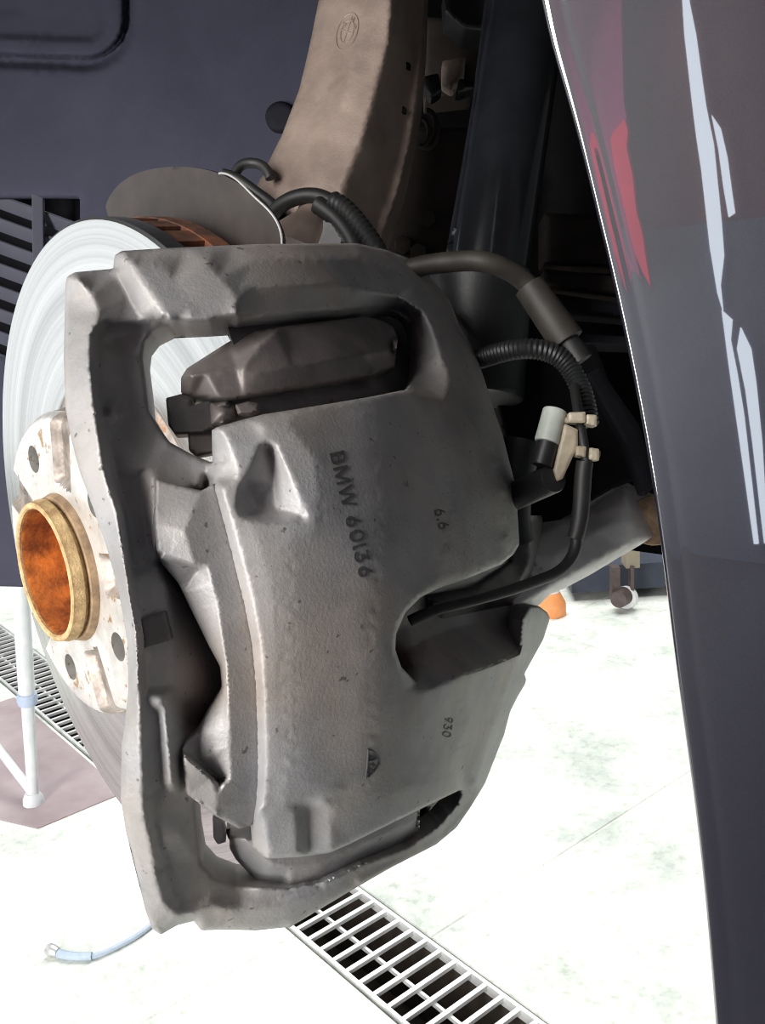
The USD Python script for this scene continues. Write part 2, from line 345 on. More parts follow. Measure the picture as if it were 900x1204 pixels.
def cast_mat():
    N = {'tc': ('texture_coordinate', {}), 'n': ('noise_texture', {'scale': 26.0, 'detail': 8.0, 'roughness': 0.65}), 'r': ('rgb_ramp', {'ramp': [(0.36, (0.275, 0.260, 0.250)), (0.64, (0.385, 0.362, 0.348))]}),
         'n2': ('noise_texture', {'scale': 19.0, 'detail': 3.0}), 'r2': ('rgb_ramp', {'ramp': [(0.38, (0.94, 0.985, 1.04)), (0.52, (1, 1, 1)), (0.64, (1.06, 1.0, 0.95))]}), 'm': ('mix_color', {'blend_type': 'multiply', 'fac': 1.0, 'use_clamp': False}),
         'v': ('noise_texture', {'scale': 240.0, 'detail': 2.0, 'roughness': 0.5}), 'vr': ('rgb_ramp', {'ramp': [(0.70, (1, 1, 1)), (0.74, (0.45, 0.42, 0.40))]}), 'm2': ('mix_color', {'blend_type': 'multiply', 'fac': 1.0}),
         'bn': ('noise_texture', {'scale': 650.0, 'detail': 5.0, 'roughness': 0.65}), 'b': ('bump', {'strength': 0.4, 'distance': 0.0006}), 'p': ('principled_bsdf', {'roughness': 0.48, 'metallic': 0.2})}
    K = [('tc.object', x + '.vector') for x in ('n', 'n2', 'v', 'bn')] + [('n.fac', 'r.fac'), ('n2.fac', 'r2.fac'), ('r.color', 'm.a'), ('r2.color', 'm.b'), ('v.fac', 'vr.fac'), ('m.result', 'm2.a'), ('vr.color', 'm2.b'), ('m2.result', 'p.base_color'), ('bn.fac', 'b.height'), ('b.normal', 'p.normal')]
    MAT['cast_iron'] = usdkit.material(stage, '/World/Looks/cast_surface', N, K, surface='p.BSDF')
cast_mat()
def glow_mat():
    MAT['daylight'] = usdkit.material(stage, '/World/Looks/daylight', {'e': ('emission', {'color': (0.80, 0.88, 1.0), 'strength': 4.2})}, [], surface='e.emission')
glow_mat()
def floor_shading():
    N = {'g': ('geometry', {}), 'n1': ('noise_texture', {'scale': 3.2, 'detail': 8.0, 'roughness': 0.68, 'distortion': 0.4}),
         'n2': ('noise_texture', {'scale': 40.0, 'detail': 6.0, 'roughness': 0.7}),
         'r1': ('rgb_ramp', {'ramp': [(0.34, (0.53, 0.57, 0.525)), (0.44, (0.69, 0.72, 0.665)), (0.53, (0.83, 0.845, 0.79)), (0.75, (0.86, 0.87, 0.825))]}),
         'r2': ('rgb_ramp', {'ramp': [(0.36, (0.80, 0.81, 0.79)), (0.5, (1, 1, 1))]}),
         'm': ('mix_color', {'blend_type': 'multiply', 'fac': 1.0}), 'b': ('bump', {'strength': 0.15, 'distance': 0.002}),
         'p': ('principled_bsdf', {'roughness': 0.75})}
    K = [('g.position', 'n1.vector'), ('g.position', 'n2.vector'), ('n1.fac', 'r1.fac'), ('n2.fac', 'r2.fac'), ('r1.color', 'm.a'), ('r2.color', 'm.b'), ('m.result', 'p.base_color'), ('n2.fac', 'b.height'), ('b.normal', 'p.normal')]
    MAT['concrete'] = usdkit.material(stage, '/World/Looks/concrete', N, K, surface='p.BSDF')
floor_shading()
def disc_mat():
    """turned steel: fine rings round the axle (object z is the axle)"""
    N = {'tc': ('texture_coordinate', {}), 's': ('separate_xyz', {}), 'x2': ('math', {'math_type': 'multiply'}), 'y2': ('math', {'math_type': 'multiply'}), 'a': ('math', {'math_type': 'add'}), 'q': ('math', {'math_type': 'sqrt'}),
         'c': ('combine_xyz', {}), 'n': ('noise_texture', {'scale': 420.0, 'detail': 5.0, 'roughness': 0.7}), 'n2': ('noise_texture', {'scale': 75.0, 'detail': 5.0, 'roughness': 0.75}),
         'r': ('rgb_ramp', {'ramp': [(0.34, (0.40, 0.41, 0.41)), (0.5, (0.66, 0.67, 0.665)), (0.66, (0.80, 0.81, 0.80))]}), 'rr': ('map_range', {'from_min': 0.35, 'from_max': 0.65, 'to_min': 0.20, 'to_max': 0.34, 'clamp': True}),
         'b': ('bump', {'strength': 0.25, 'distance': 0.0004}), 'p': ('principled_bsdf', {'metallic': 0.97, 'roughness': 0.3})}
    K = [('tc.object', 's.vector'), ('s.x', 'x2.value1'), ('s.x', 'x2.value2'), ('s.y', 'y2.value1'), ('s.y', 'y2.value2'), ('x2.value', 'a.value1'), ('y2.value', 'a.value2'), ('a.value', 'q.value1'), ('q.value', 'c.x'),
         ('c.vector', 'n.vector'), ('c.vector', 'n2.vector'), ('n2.fac', 'r.fac'), ('n.fac', 'rr.value'), ('rr.result', 'p.roughness'), ('r.color', 'p.base_color'), ('n.fac', 'b.height'), ('b.normal', 'p.normal')]
    MAT['turned_steel'] = usdkit.material(stage, '/World/Looks/turned_steel', N, K, surface='p.BSDF')
disc_mat()
def paint_mat():
    N = {'tc': ('texture_coordinate', {}), 'n': ('noise_texture', {'scale': 1500.0, 'detail': 2.0}), 'r': ('rgb_ramp', {'ramp': [(0.4, (0.003, 0.003, 0.010)), (0.6, (0.006, 0.006, 0.018))]}),
         'p': ('principled_bsdf', {'roughness': 0.5, 'metallic': 0.0, 'coat_weight': 1.0, 'coat_roughness': 0.015, 'coat_ior': 2.3})}
    MAT['car_paint'] = usdkit.material(stage, '/World/Looks/car_paint', N, [('tc.object', 'n.vector'), ('n.fac', 'r.fac'), ('r.color', 'p.base_color')], surface='p.BSDF')
paint_mat()

# ---------------------------------------------------------------- floor, drain
VP1 = np.array([-0.63388882, 0.15863676, -0.75698041]); VP2 = np.array([0.79709612, 0.20802385, -0.56688963])
E1 = RW @ VP1; E1[2] = 0; E1 /= np.linalg.norm(E1); E2 = np.array([-E1[1], E1[0], 0.0])
if E2 @ (RW @ VP2) < 0: E2 = -E2
def fl(u, v, z=0.0): return np.array([*(E1 * u + E2 * v)[:2], z])
def fpx(px, py, z=0.0):
    r = RW @ ray([(px, py)])[0]; t = (z - CAM_H) / r[2]; return CP + r * t
def uv(P): return P @ E1, P @ E2
def fbox(u0, u1, v0, v1, z0, z1, b=0.0):
    c = [fl(u, v, z) for u in (u0, u1) for v in (v0, v1) for z in (z0, z1)]
    m = trimesh.convex.convex_hull(np.array(c)); return m
G0, G1 = 0.889, 1.075                       # the drain's two edges
def slab(u0, u1, v0, v1):
    g = 0.0012; ch = 0.003
    pts = [fl(u, v, z) for z, k in ((-0.12, 0), (-ch, 0), (0, ch)) for u in (u0 + g + k, u1 - g - k) for v in (v0 + g + k, v1 - g - k)]
    return trimesh.convex.convex_hull(np.array(pts))
fl_t = Thing('floor', None, None, kind='structure')
base = cat(fbox(-3, 9, -6, G0 - 0.008, -0.3, -0.0025), fbox(-3, 9, G1 + 0.008, 9, -0.3, -0.0025))
fl_t.part('sub_floor', base, 'joint', smooth=False)
for u0, u1 in ((-3, 0.5), (0.5, 1.502), (1.502, 2.287), (2.287, 3.3), (3.3, 5.0), (5.0, 9.0)):
    for v0, v1 in ((-6, -1.2), (-1.2, G0 - 0.004)): fl_t.part('slab', slab(u0, u1, v0, v1), 'concrete', smooth=False)
for u0, u1 in ((-3, 0.3), (0.3, 1.30), (1.30, 2.25), (2.25, 3.6), (3.6, 9.0)):
    for v0, v1 in ((G1 + 0.004, 2.45), (2.45, 9)): fl_t.part('slab', slab(u0, u1, v0, v1), 'concrete', smooth=False)
fl_t.part('drain_channel', cat(fbox(-3, 9, G0 - 0.0078, G0 + 0.002, -0.3, -0.022), fbox(-3, 9, G1 - 0.002, G1 + 0.0078, -0.3, -0.022), fbox(-3, 9, G0, G1, -0.31, -0.22)), 'drain_pit', smooth=False)
fl_t.emit()
gr = Thing('drain_grate', 'long steel drain grate with paired rows of slots, let into the pale floor', 'drain grate')
for v0, v1 in ((G0 + 0.001, G0 + 0.009), (G1 - 0.009, G1 - 0.001)): gr.part('side_rail', fbox(0.55, 4.6, v0, v1, -0.02, 0.002), 'grate_steel', smooth=False)
vm = G0 + 0.44 * (G1 - G0)
gr.part('centre_rail', fbox(0.55, 4.6, vm - 0.003, vm + 0.003, -0.016, -0.0072), 'grate_steel', smooth=False)
PITCH = 0.0425
for k in range(int(4.0 / PITCH)):
    u = 0.58 + k * PITCH
    gr.part('cross_bar', fbox(u - 0.005, u + 0.005, G0 + 0.009, G1 - 0.009, -0.007, 0.0015), 'grate_steel', smooth=False)
gr.emit()

# ---------------------------------------------------------------- brake disc and hub
AR = RW @ np.stack([AY, AZ, N_OUT], 1); RO_W = toW(ROT_O)          # object z = outboard
ROTF = (AR, RO_W)
R_D, TH = 0.174, 0.036
disc = Thing('brake_disc', 'big ventilated brake disc with bright turned face and rusty rim behind the caliper', 'brake disc', frame=ROTF)
def W_lathe(p, n=144): return WM(R2C(lathe(p, n)))
disc.part('friction_ring', W_lathe([(0.098, 0.0005), (0.100, 0.0), (0.1725, 0.0), (0.174, 0.0012), (0.174, 0.0105), (0.098, 0.0105)]), 'turned_steel', label='bright turned outer friction ring')
disc.part('friction_ring', W_lathe([(0.098, 0.0255), (0.174, 0.0255), (0.174, 0.0348), (0.1725, 0.036), (0.098, 0.036)]), 'rust', label='rusty inner friction ring')
vanes = []
for k in range(48):
    a = k / 48 * 2 * np.pi
    d = np.array([np.sin(a), np.cos(a)]); q = np.array([d[1], -d[0]])
    c = [(x, *(d * r + q * s)) for x in (0.010, 0.026) for r in (0.100, 0.1732) for s in (-0.0075, 0.0075)]
    vanes.append(trimesh.convex.convex_hull(np.array(c)))
disc.part('cooling_vane', WM(R2C(cat(*vanes))), 'rust', smooth=False, kind='stuff')
FX = -HUB_D + 0.0128                                              # the bell's outer face
GROOVES = (64, 137, -154.5, -82.5, -9)
def polar_plate(holes, rin, rout, depth, x0, thick, step=0.0018):
    pol = Point(0, 0).buffer(rout, 64).difference(Point(0, 0).buffer(rin, 48))
    for (hx, hy, hr) in holes: pol = pol.difference(Point(hx, hy).buffer(hr, 16))
    B = []
    for ring in [pol.exterior] + list(pol.interiors):
        k = int(ring.length / step) + 8; B += [ring.interpolate(i / k, normalized=True).coords[0] for i in range(k)]
    g = np.arange(-rout, rout, step); gx, gy = np.meshgrid(g, g); G = np.stack([gx.ravel(), gy.ravel()], 1)
    G = G[shapely.contains_xy(pol.buffer(-step * .6), G[:, 0], G[:, 1])]
    from scipy.spatial import cKDTree
    E_ = []
    for g_ in GROOVES:
        for r_ in np.arange(0.0445, rout - .0012, .0012):
            for off in (0.0, 0.002, 0.004):
                for sg in (-1, 1):
                    q_ = math.radians(g_) + sg * (0.0105 + 0.05 * max(0, r_ - 0.05) - off) / r_; E_.append((r_ * math.sin(q_), r_ * math.cos(q_)))
    E_ = np.array(E_); E_ = E_[shapely.contains_xy(pol.buffer(-step * .4), E_[:, 0], E_[:, 1])]
    G = G[cKDTree(E_).query(G)[0] > .0009]; G = np.vstack([E_, G])
    P = np.vstack([B, G]); tri = Delaunay(P).simplices; cen = P[tri].mean(1); tri = tri[shapely.contains_xy(pol, cen[:, 0], cen[:, 1])]
    dx = depth(P); n = len(P)
    F_ = np.column_stack([x0 + dx, P]); Bk = np.column_stack([np.full(n, x0 + thick), P])
    e = np.vstack([tri[:, [0, 1]], tri[:, [1, 2]], tri[:, [2, 0]]]); key = np.sort(e, 1)
    _, inv, cnt = np.unique(key, axis=0, return_inverse=True, return_counts=True); be = e[cnt[inv.ravel()] == 1]
    m = trimesh.Trimesh(np.vstack([F_, Bk]), np.vstack([tri, tri[:, ::-1] + n, np.stack([be[:, 0], be[:, 0] + n, be[:, 1] + n], 1), np.stack([be[:, 0], be[:, 1] + n, be[:, 1]], 1)]), process=False)
    trimesh.repair.fix_normals(m); return m
HA = [101.1, 101.1 + 71.5, -118.7, -45.3, 26.5]
holes = [(0.0605 * math.sin(math.radians(a)), 0.0605 * math.cos(math.radians(a)), 0.0073) for a in HA]
def groove(P):
    r = np.hypot(P[:, 0], P[:, 1]); a = np.degrees(np.arctan2(P[:, 0], P[:, 1])); d = np.zeros(len(P))
    for g in GROOVES:
        da = np.abs((a - g + 180) % 360 - 180) * np.pi / 180 * r
        w = 0.0105 + 0.05 * np.clip(r - 0.05, 0, 1)
        d = np.maximum(d, 0.0042 * np.clip((w - da) / 0.004, 0, 1) * np.clip((r - 0.044) / 0.004, 0, 1))
    return d + 0.006 * np.clip((r - 0.0745) / 0.006, 0, 1) ** 2
pl = polar_plate(holes + [(0.066 * math.sin(math.radians(136)), 0.066 * math.cos(math.radians(136)), 0.0035)], 0.036, 0.0802, groove, FX, 0.010)
cen = pl.triangles_center; dep = cen[:, 0] - FX
rr_ = np.hypot(cen[:, 1], cen[:, 2]); gd = groove(cen[:, 1:])
st = (gd - 0.006 * np.clip((rr_ - 0.0745) / 0.006, 0, 1) ** 2 > 0.0002) & (np.abs(pl.face_normals[:, 0]) > 0.05) & (dep < 0.0098)
hb = disc.part('bell_face', WM(R2C(trimesh.Trimesh(pl.vertices, pl.faces[~st], process=False))), 'hub_face', label='white corroded bell face with five bolt holes')
ga = np.degrees(np.arctan2(cen[:, 1], cen[:, 2])); gi = np.argmin(np.abs((ga[:, None] - np.array(GROOVES)[None] + 180) % 360 - 180), 1)
for k in range(5): disc.part('bell_groove', WM(R2C(trimesh.Trimesh(pl.vertices, pl.faces[st & (gi == k)], process=False))), 'hub_stain')
disc.part('bell_wall', W_lathe([(0.0795, FX + 0.0072), (0.0805, FX + 0.009), (0.084, -0.006), (0.099, 0.0012), (0.099, 0.009), (0.078, 0.004), (0.074, FX + 0.0095)], 96), 'hub_stain')
disc.emit()
hub = Thing('wheel_hub', 'round wheel hub pilot with bright orange rust inside, proud of the disc bell', 'wheel hub', frame=ROTF)
hub.part('pilot_ring', W_lathe([(0.0362, -HUB_D + 0.0006), (0.0355, -HUB_D), (0.0338, -HUB_D), (0.0330, -HUB_D + 0.0008), (0.0322, FX + 0.004), (0.0352, FX + 0.004), (0.0352, FX - 0.0055), (0.0372, FX - 0.0065), (0.0372, FX - 0.0085), (0.0362, FX - 0.0105)], 96), 'rust_gold', label='golden rusty rim of the hub pilot')
hub.part('seat_ring', W_lathe([(0.0365, FX - 0.004), (0.0378, FX - 0.0035), (0.0395, FX + 0.001), (0.0395, FX + 0.012), (0.0352, FX + 0.012), (0.0352, FX - 0.004)], 96), 'rust_brown')
hub.part('bore', W_lathe([(0.0335, -HUB_D + 0.0005), (0.0322, -HUB_D + 0.004), (0.0315, -0.010), (0.027, -0.004), (0.0002, -0.003), (0.0002, 0.004), (0.0335, 0.004)], 96), 'rust_bright', label='bore of the hub, bright orange rust')
hub.part('bearing_carrier', W_lathe([(0.0002, 0.0035), (0.050, 0.0035), (0.050, 0.07), (0.0002, 0.07)], 64), 'dark_iron')
hub.emit()

# ---------------------------------------------------------------- dust shield
SHO = [tuple(p) for p in spline([(124, 243, 0), (132, 226, 0), (152, 208, 0), (183, 198, 0), (215, 196, 0), (255, 203, 0), (290, 222, 0), (315, 245, 0), (329, 268, 0), (333, 290, 0)], 5)[:, :2]]
sh = Relief(SHO + [ (330, 330), (200, 330), (140, 300)], 45.0, t_axial, 0.0016, step=5, smooth=0, rpx=3, rmm=0.5, back=AX)
dsh = Thing('dust_shield', 'grey sheet steel dust shield curving up behind the rusty disc rim', 'dust shield')
dsh.part('shield_plate', WM(sh.mesh), 'shield_steel')
e_ = [at(x, y, float(t_axial([(x, y)], 45.3)[0])) for x, y in ((258, 204), (290, 222), (300, 232), (315, 246), (329, 268), (332, 288))]
dsh.part('cut_edge', WM(tube(e_, 0.0006, 6, 6)), 'bright_edge', label='bright cut edge of the shield')
dsh.emit()

# ---------------------------------------------------------------- brake caliper
crease = [(107, 389), (107, 433), (113, 487), (124, 558), (138, 600), (149, 672), (154, 708), (161, 745), (163, 811), (167, 901), (169, 957), (179, 1001), (183, 1031), (191, 1060), (206, 1077), (228, 1074), (247, 1063), (262, 1069), (289, 1069), (321, 1066), (350, 1055), (420, 1027), (480, 1003), (520, 977), (550, 944)]
web = [(116, 396), (115, 433), (121, 487), (133, 556), (147, 600), (158, 672), (163, 708), (170, 745), (172, 811), (176, 901), (178, 957), (188, 1000), (193, 1030), (202, 1052), (214, 1062), (232, 1060), (249, 1051), (268, 1056), (325, 1053), (377, 1042)]
left = [(77, 333), (75, 420), (77, 480), (84, 517), (94, 555), (108, 593), (125, 642), (139, 691), (150, 755), (151, 811), (147, 850), (143, 877), (142, 938), (148, 977), (159, 1021), (171, 1070), (179, 1092), (189, 1099), (208, 1088), (228, 1083), (237, 1094), (267, 1093), (301, 1094), (340, 1090)]
right_out = [(340, 1091), (420, 1043), (460, 1020), (513, 993), (537, 973), (553, 950), (567, 927), (571, 920), (583, 889), (593, 864), (600, 837), (609, 819), (618, 804), (619, 799), (617, 792), (624, 779), (639, 752), (647, 727), (644, 720), (633, 712), (620, 713), (613, 728), (610, 762)]
lip = [(610, 762), (579, 774), (540, 787), (505, 802), (490, 803)]
notch_edge = [(490, 803), (472, 784), (465, 764), (466, 745), (477, 720), (495, 702), (515, 692), (550, 680), (589, 664), (604, 652), (611, 640)]
top_out = [(611, 640), (609, 605), (607, 573), (591, 510), (580, 478), (569, 443), (556, 409), (540, 382), (529, 353), (500, 318), (481, 304), (455, 294), (420, 286), (300, 287), (190, 292), (143, 295), (135, 300), (133, 316), (88, 320), (79, 325), (77, 333)]
slot_up = [(333, 372), (267, 377), (200, 380), (180, 390), (170, 403), (168, 420), (172, 453), (175, 483), (187, 503), (200, 520), (227, 535), (250, 544), (249, 506), (255, 502), (287, 493), (310, 487), (367, 478), (433, 467), (478, 458), (489, 440), (492, 415), (487, 380), (478, 362), (465, 357), (400, 366)]
slot_dn = [(229, 945), (233, 987), (238, 1016), (252, 1031), (277, 1040), (301, 1043), (340, 1044), (377, 1037), (420, 1017), (477, 997), (513, 973), (538, 945), (543, 928), (493, 952), (410, 993), (387, 1003), (350, 1008), (313, 1010), (297, 997), (295, 972), (285, 945), (240, 925)]
strip_l = [(252, 573), (265, 622), (273, 654), (287, 712), (296, 756), (301, 813), (303, 900), (301, 945)]
strip_r = [(260, 573), (275, 625), (285, 660), (298, 712), (306, 756), (310, 813), (313, 900), (309, 946)]
mask1 = Polygon(left + right_out + lip + notch_edge + top_out).difference(Polygon(slot_up)).difference(Polygon(slot_dn))
C1 = [
    L(left[:22], -17), L(left[21:], -15), L(crease[:6], -4), L(crease[5:9], -5), L(crease[8:], -8),
    L([(118, 400), (117, 433), (122, 487)], -17), L(web[2:4], -15), L(web[3:6], -16), L(web[5:9], -14), L(web[8:], -10.5),
    L([(168, 420), (172, 453), (175, 483), (187, 503)], -17), L([(200, 520), (227, 535), (250, 544)], -13),
    L([(168, 420), (170, 403), (181, 391), (198, 384)], -15), L([(133, 402), (142, 440), (150, 490)], -18), L([(128, 480), (133, 483)], -13), L([(126, 395), (150, 392), (170, 390)], -16),
    # left block and the step up to the top bar
    L([(79, 326), (88, 321), (133, 317)], -14), L([(90, 326), (107, 344), (121, 377), (110, 387)], -3),
    L([(133, 318), (152, 353), (165, 375)], -8), L([(122, 379), (165, 377), (190, 375)], -8), L([(125, 386), (165, 385), (176, 383)], -13),
    L([(147, 302), (160, 325), (187, 364), (189, 373)], 1), L([(158, 308), (169, 325), (196, 366), (199, 375)], 1.5), L([(184, 310), (197, 318), (221, 353), (226, 374)], -0.2),
    L([(246, 310), (256, 322), (276, 345), (280, 370)], 1.0), L([(200, 377), (230, 375), (268, 372)], -1.5),
    L([(143, 294), (300, 286), (420, 285), (455, 294), (481, 304), (500, 318), (529, 353)], -8),
    L([(283, 337), (340, 336), (400, 334), (450, 345), (470, 350)], -1), L([(270, 376), (333, 372), (400, 366), (465, 357)], -11), L([(300, 305), (420, 303), (480, 325), (515, 358)], -1),
    # right shoulder: the wall that falls into the upper slot
    L([(472, 352), (497, 366), (511, 393), (519, 419), (528, 438), (528, 460), (520, 470)], 0.5), L([(478, 362), (487, 380), (492, 415), (489, 440), (480, 456)], -15),
    L([(536, 385), (550, 420), (563, 460), (575, 505), (592, 573), (596, 640)], -1), L([(556, 409), (580, 478), (607, 573), (611, 640)], -7),
    # the face with the lettering
    L([(255, 503), (287, 494), (310, 488), (367, 479), (433, 468), (480, 458)], 1.0), L([(267, 517), (281, 551), (277, 568)], 3), L([(249, 506), (250, 545), (253, 563)], -6),
    L([(310, 500), (340, 500), (372, 540), (380, 610)], 3.2), L(strip_r, 3), L([(x - 1.5, y) for x, y in strip_l], -4.2), L([(x + 26, y) for x, y in strip_r[1:]], 3.6),
    L([(440, 500), (450, 600), (440, 720), (440, 800), (440, 850), (435, 930)], 2.2), L([(520, 500), (530, 600), (520, 660)], 1.0), L([(490, 835), (500, 880), (490, 920)], 1.6), L([(540, 815), (548, 850), (540, 890)], 1.0), L([(395, 950), (420, 950), (460, 935), (520, 905)], 1.6), L([(340, 640), (345, 760), (345, 900)], 3.4),
    # dent in the ear
    L([(313, 512), (297, 543), (281, 572), (276, 606)], 3), L([(317, 512), (340, 556), (364, 609), (354, 615), (320, 615), (276, 608)], 3.2), L([(318, 530), (321, 560), (324, 600)], -7), L([(296, 585), (300, 601)], -7.5), L([(350, 605), (356, 608)], 0),
    # shelf beside the window, then the hollow behind the finger
    L([(160, 552), (172, 549), (205, 552), (250, 552)], -12), L([(163, 556), (168, 590), (176, 643)], -15), L([(183, 563), (181, 614), (184, 647)], -9.5), L([(200, 562), (237, 572)], -12),
    L([(182, 655), (196, 690), (200, 740), (205, 790), (206, 815)], -17), L([(205, 660), (238, 715), (262, 765), (272, 815), (258, 850)], -42), L([(225, 850), (248, 872)], -30),
    L([(x - 11, y) for x, y in strip_l], -26),
    L([(193, 822), (197, 860), (203, 922)], -7), L([(206, 830), (212, 880), (216, 925)], -14), L([(186, 840), (192, 922)], -12),
    L([(229, 945), (233, 987), (238, 1016), (252, 1031), (277, 1040)], -12), L([(174, 935), (226, 925)], -11.2), L([(186, 1022), (234, 1002)], -11), L([(200, 985), (212, 982)], -9.5),
    # lower right: bottom bar, boss, lip
    [(330, 1091, -15), (345, 1089, -13), (380, 1066, -10), (420, 1043, -9)], L([(420, 1043), (460, 1020), (513, 993), (537, 973), (567, 927), (583, 889), (600, 837), (609, 819)], -7), L([(340, 1044), (377, 1037), (420, 1017), (477, 997), (513, 973), (538, 945), (543, 928)], -6),
    L([(560, 920), (572, 880), (585, 840), (598, 800), (610, 765)], 0), L([(624, 779), (639, 752), (647, 727), (640, 714)], -9), L([(612, 730), (610, 762)], -1), L([(617, 792), (619, 799), (618, 804)], -6),
    L([(610, 768), (579, 781), (540, 795), (505, 812), (480, 812)], 0), L(lip, -4), L([(x - 5, y - 1) for x, y in notch_edge[1:6]], 1),
    L([(505, 690), (548, 673), (590, 655)], 0.5),
    # lower ear of the housing
    L([(303, 950), (340, 942), (387, 933)], 3), L([(309, 960), (313, 985), (316, 1008)], 2.5), L([(295, 974), (297, 997)], -7), L([(346, 947), (349, 975), (351, 1003)], 2.5), L([(362, 950), (362, 985), (364, 1003)], -2), L([(392, 938), (389, 965), (391, 1000)], 1.5), L([(410, 993), (493, 952), (540, 928)], 0),
]
FACE = [(372, 500), (480, 478), (550, 480), (590, 540), (600, 628), (545, 668), (470, 694), (450, 740), (456, 800), (500, 822), (596, 785), (590, 830), (555, 905), (530, 915), (420, 935), (400, 925), (325, 910), (322, 650), (372, 625)]
body = Relief(mask1, C1, t_caliper, 0.026, step=3.2, smooth=2, rpx=6, rmm=2.2, calm=FACE)
cal = Thing('brake_caliper', 'large grey cast floating brake caliper clamped over the disc edge', 'brake caliper')
bi = cal.part('housing', WM(body.mesh), 'cast_iron', smooth=50)
mask2 = [(183, 563), (237, 577), (252, 568), (254, 573)] + [(x + 2.5, y) for x, y in strip_l[1:]] + [(301, 958), (299, 969), (282, 975), (255, 960), (220, 934), (215, 903), (214, 880), (217, 873), (232, 860), (242, 840), (256, 818), (261, 808), (259, 784), (246, 760), (227, 721), (210, 686), (190, 662), (184, 647), (180, 614)]
C2 = [L([(237, 577), (217, 624), (229, 663), (243, 664), (256, 708), (261, 750), (265, 777), (267, 811), (270, 860), (271, 916)], -3), L(strip_l, -3.2), L([(x + 4, y) for x, y in strip_l], -3.2), L([(252, 566), (240, 577)], -3),
      L([(183, 563), (180, 614)], -9.5), L([(180, 614), (184, 647)], -9.5), [(180, 614, -9.5), (217, 624, -3)], [(184, 647, -9.5), (229, 663, -3)],
      L([(188, 655), (210, 686), (227, 721), (246, 760), (259, 784), (261, 808), (256, 818), (242, 840), (232, 860), (217, 873)], -14), L([(190, 656), (233, 670)], -9), 
      L([(214, 881), (240, 902), (257, 918)], -12), L([(215, 888), (240, 908), (259, 924)], -5), L([(259, 924), (271, 917)], -3), L([(215, 903), (220, 934)], -10), L([(255, 934), (255, 958)], -3.5), L([(258, 960), (282, 974), (299, 969)], -4.5)]
fing = Relief(mask2, C2, t_caliper, 0.014, step=3.0, smooth=0, rpx=3, rmm=0.8)
cal.part('finger', WM(fing.mesh), 'cast_iron', smooth=50, label='faceted finger plate bearing on the outer pad')
mask3 = [(611, 636), (600, 630), (480, 690), (456, 740), (460, 800), (490, 812), (540, 797), (579, 784), (612, 770), (620, 735), (628, 708), (625, 690), (622, 650)]
C3 = [L([(610, 768), (579, 781), (540, 795), (505, 809), (488, 810)], -0.3), L([(605, 745), (560, 757), (515, 776), (490, 786)], -14), L([(610, 718), (550, 735), (500, 752), (480, 765)], -27), L([(620, 640), (560, 670), (500, 690), (465, 720), (460, 790)], -36), L([(625, 700), (540, 715), (480, 735)], -33)]
nt = Relief(mask3, C3, t_caliper, 0.008, step=4, smooth=2, rmm=0)
cal.part('notch', WM(nt.mesh), 'cast_iron', smooth=50)
lug = Relief([(163, 729), (195, 718), (203, 752), (169, 762)], [[(163, 729, -12), (169, 762, -12)], [(195, 718, -13.5), (203, 752, -13.5)]], t_caliper, 0.006, step=3, smooth=0, rpx=2, rmm=0.5)
cal.part('cast_lug', WM(lug.mesh), 'dark_iron', label='dark square cast lug on the frame')
iw = Relief([(262, 474), (280, 415), (272, 400), (262, 362), (335, 350), (470, 345), (500, 380), (600, 600), (600, 800), (552, 915), (546, 950), (470, 1000), (400, 1000), (320, 990), (300, 800)], [L([(262, 474), (272, 400), (262, 362), (335, 350)], -21), L([(300, 480), (340, 472), (360, 352)], -22), L([(400, 348), (430, 346)], -30), L([(470, 344), (500, 378)], -40), L([(380, 470), (440, 458)], -24), L([(500, 380), (600, 600), (600, 800), (552, 915)], -42), L([(470, 1000), (320, 990)], -30), [(300, 800, -28)]], t_caliper, 0.012, step=9, smooth=0, rmm=0)  # dark plate added where the slots show only shade
cal.part('slot_shade_plate', WM(iw.mesh), 'dark_iron', label='dark plate added behind the slots in place of their shade')
def lettering(text, p0, ex, cap, rel, raise_mm=0.7, bold=True, squeeze=None):
    """raised cast letters: baseline from p0 along ex (pixels on the casting), capitals 'cap' high to the right of it"""
    m = meshkit.text_mesh(text, 1.0, 0.2, bold=bold); v = m.vertices.copy()
    wd = v[:, 0].max(); ex = np.asarray(ex, float); ln = np.hypot(*ex); ex = ex / ln; ey = np.array([ex[1], -ex[0]])
    m = trimesh.Trimesh(v, m.faces); m = m.subdivide_to_size(0.16, max_iter=8) if hasattr(m, 'subdivide_to_size') else m
    v = m.vertices; P = np.asarray(p0, float) + v[:, :1] / wd * ln * ex + v[:, 1:2] * cap * ey
    t = rel.t(P) - np.where(v[:, 2] > 0.1, raise_mm, -0.8) / 1000.0
    return trimesh.Trimesh(ray(P) * t[:, None], m.faces, process=False)
def letter_part(text, p0, ex, cap, rel, mat_='cast_letters', th=cal, parent=bi, **k):
    m = WM(lettering(text, p0, ex, cap, rel, **k)); m.fix_normals(); th.part('lettering', m, mat_, smooth=False, parent=parent)
letter_part('BMW 60l36', (387, 531), (36, 149), 17.0, body, raise_mm=0.7, bold=False)
letter_part('6.6', (511, 598), (7, 25), 11.5, body, bold=False)
letter_part('930', (524.5, 842), (-3.5, 24), 9.5, body, bold=False)
letter_part('Ate', (433, 886), (-1.5, 24), 11, body, bold=False)
def stroke(pts, r, rel, rise=0.3):
    P = dens([(x, y, 0) for x, y in pts], 3)[:, :2]; return tube(ray(P) * (rel.t(P) - rise / 1000)[:, None], r, 6, smooth=False)
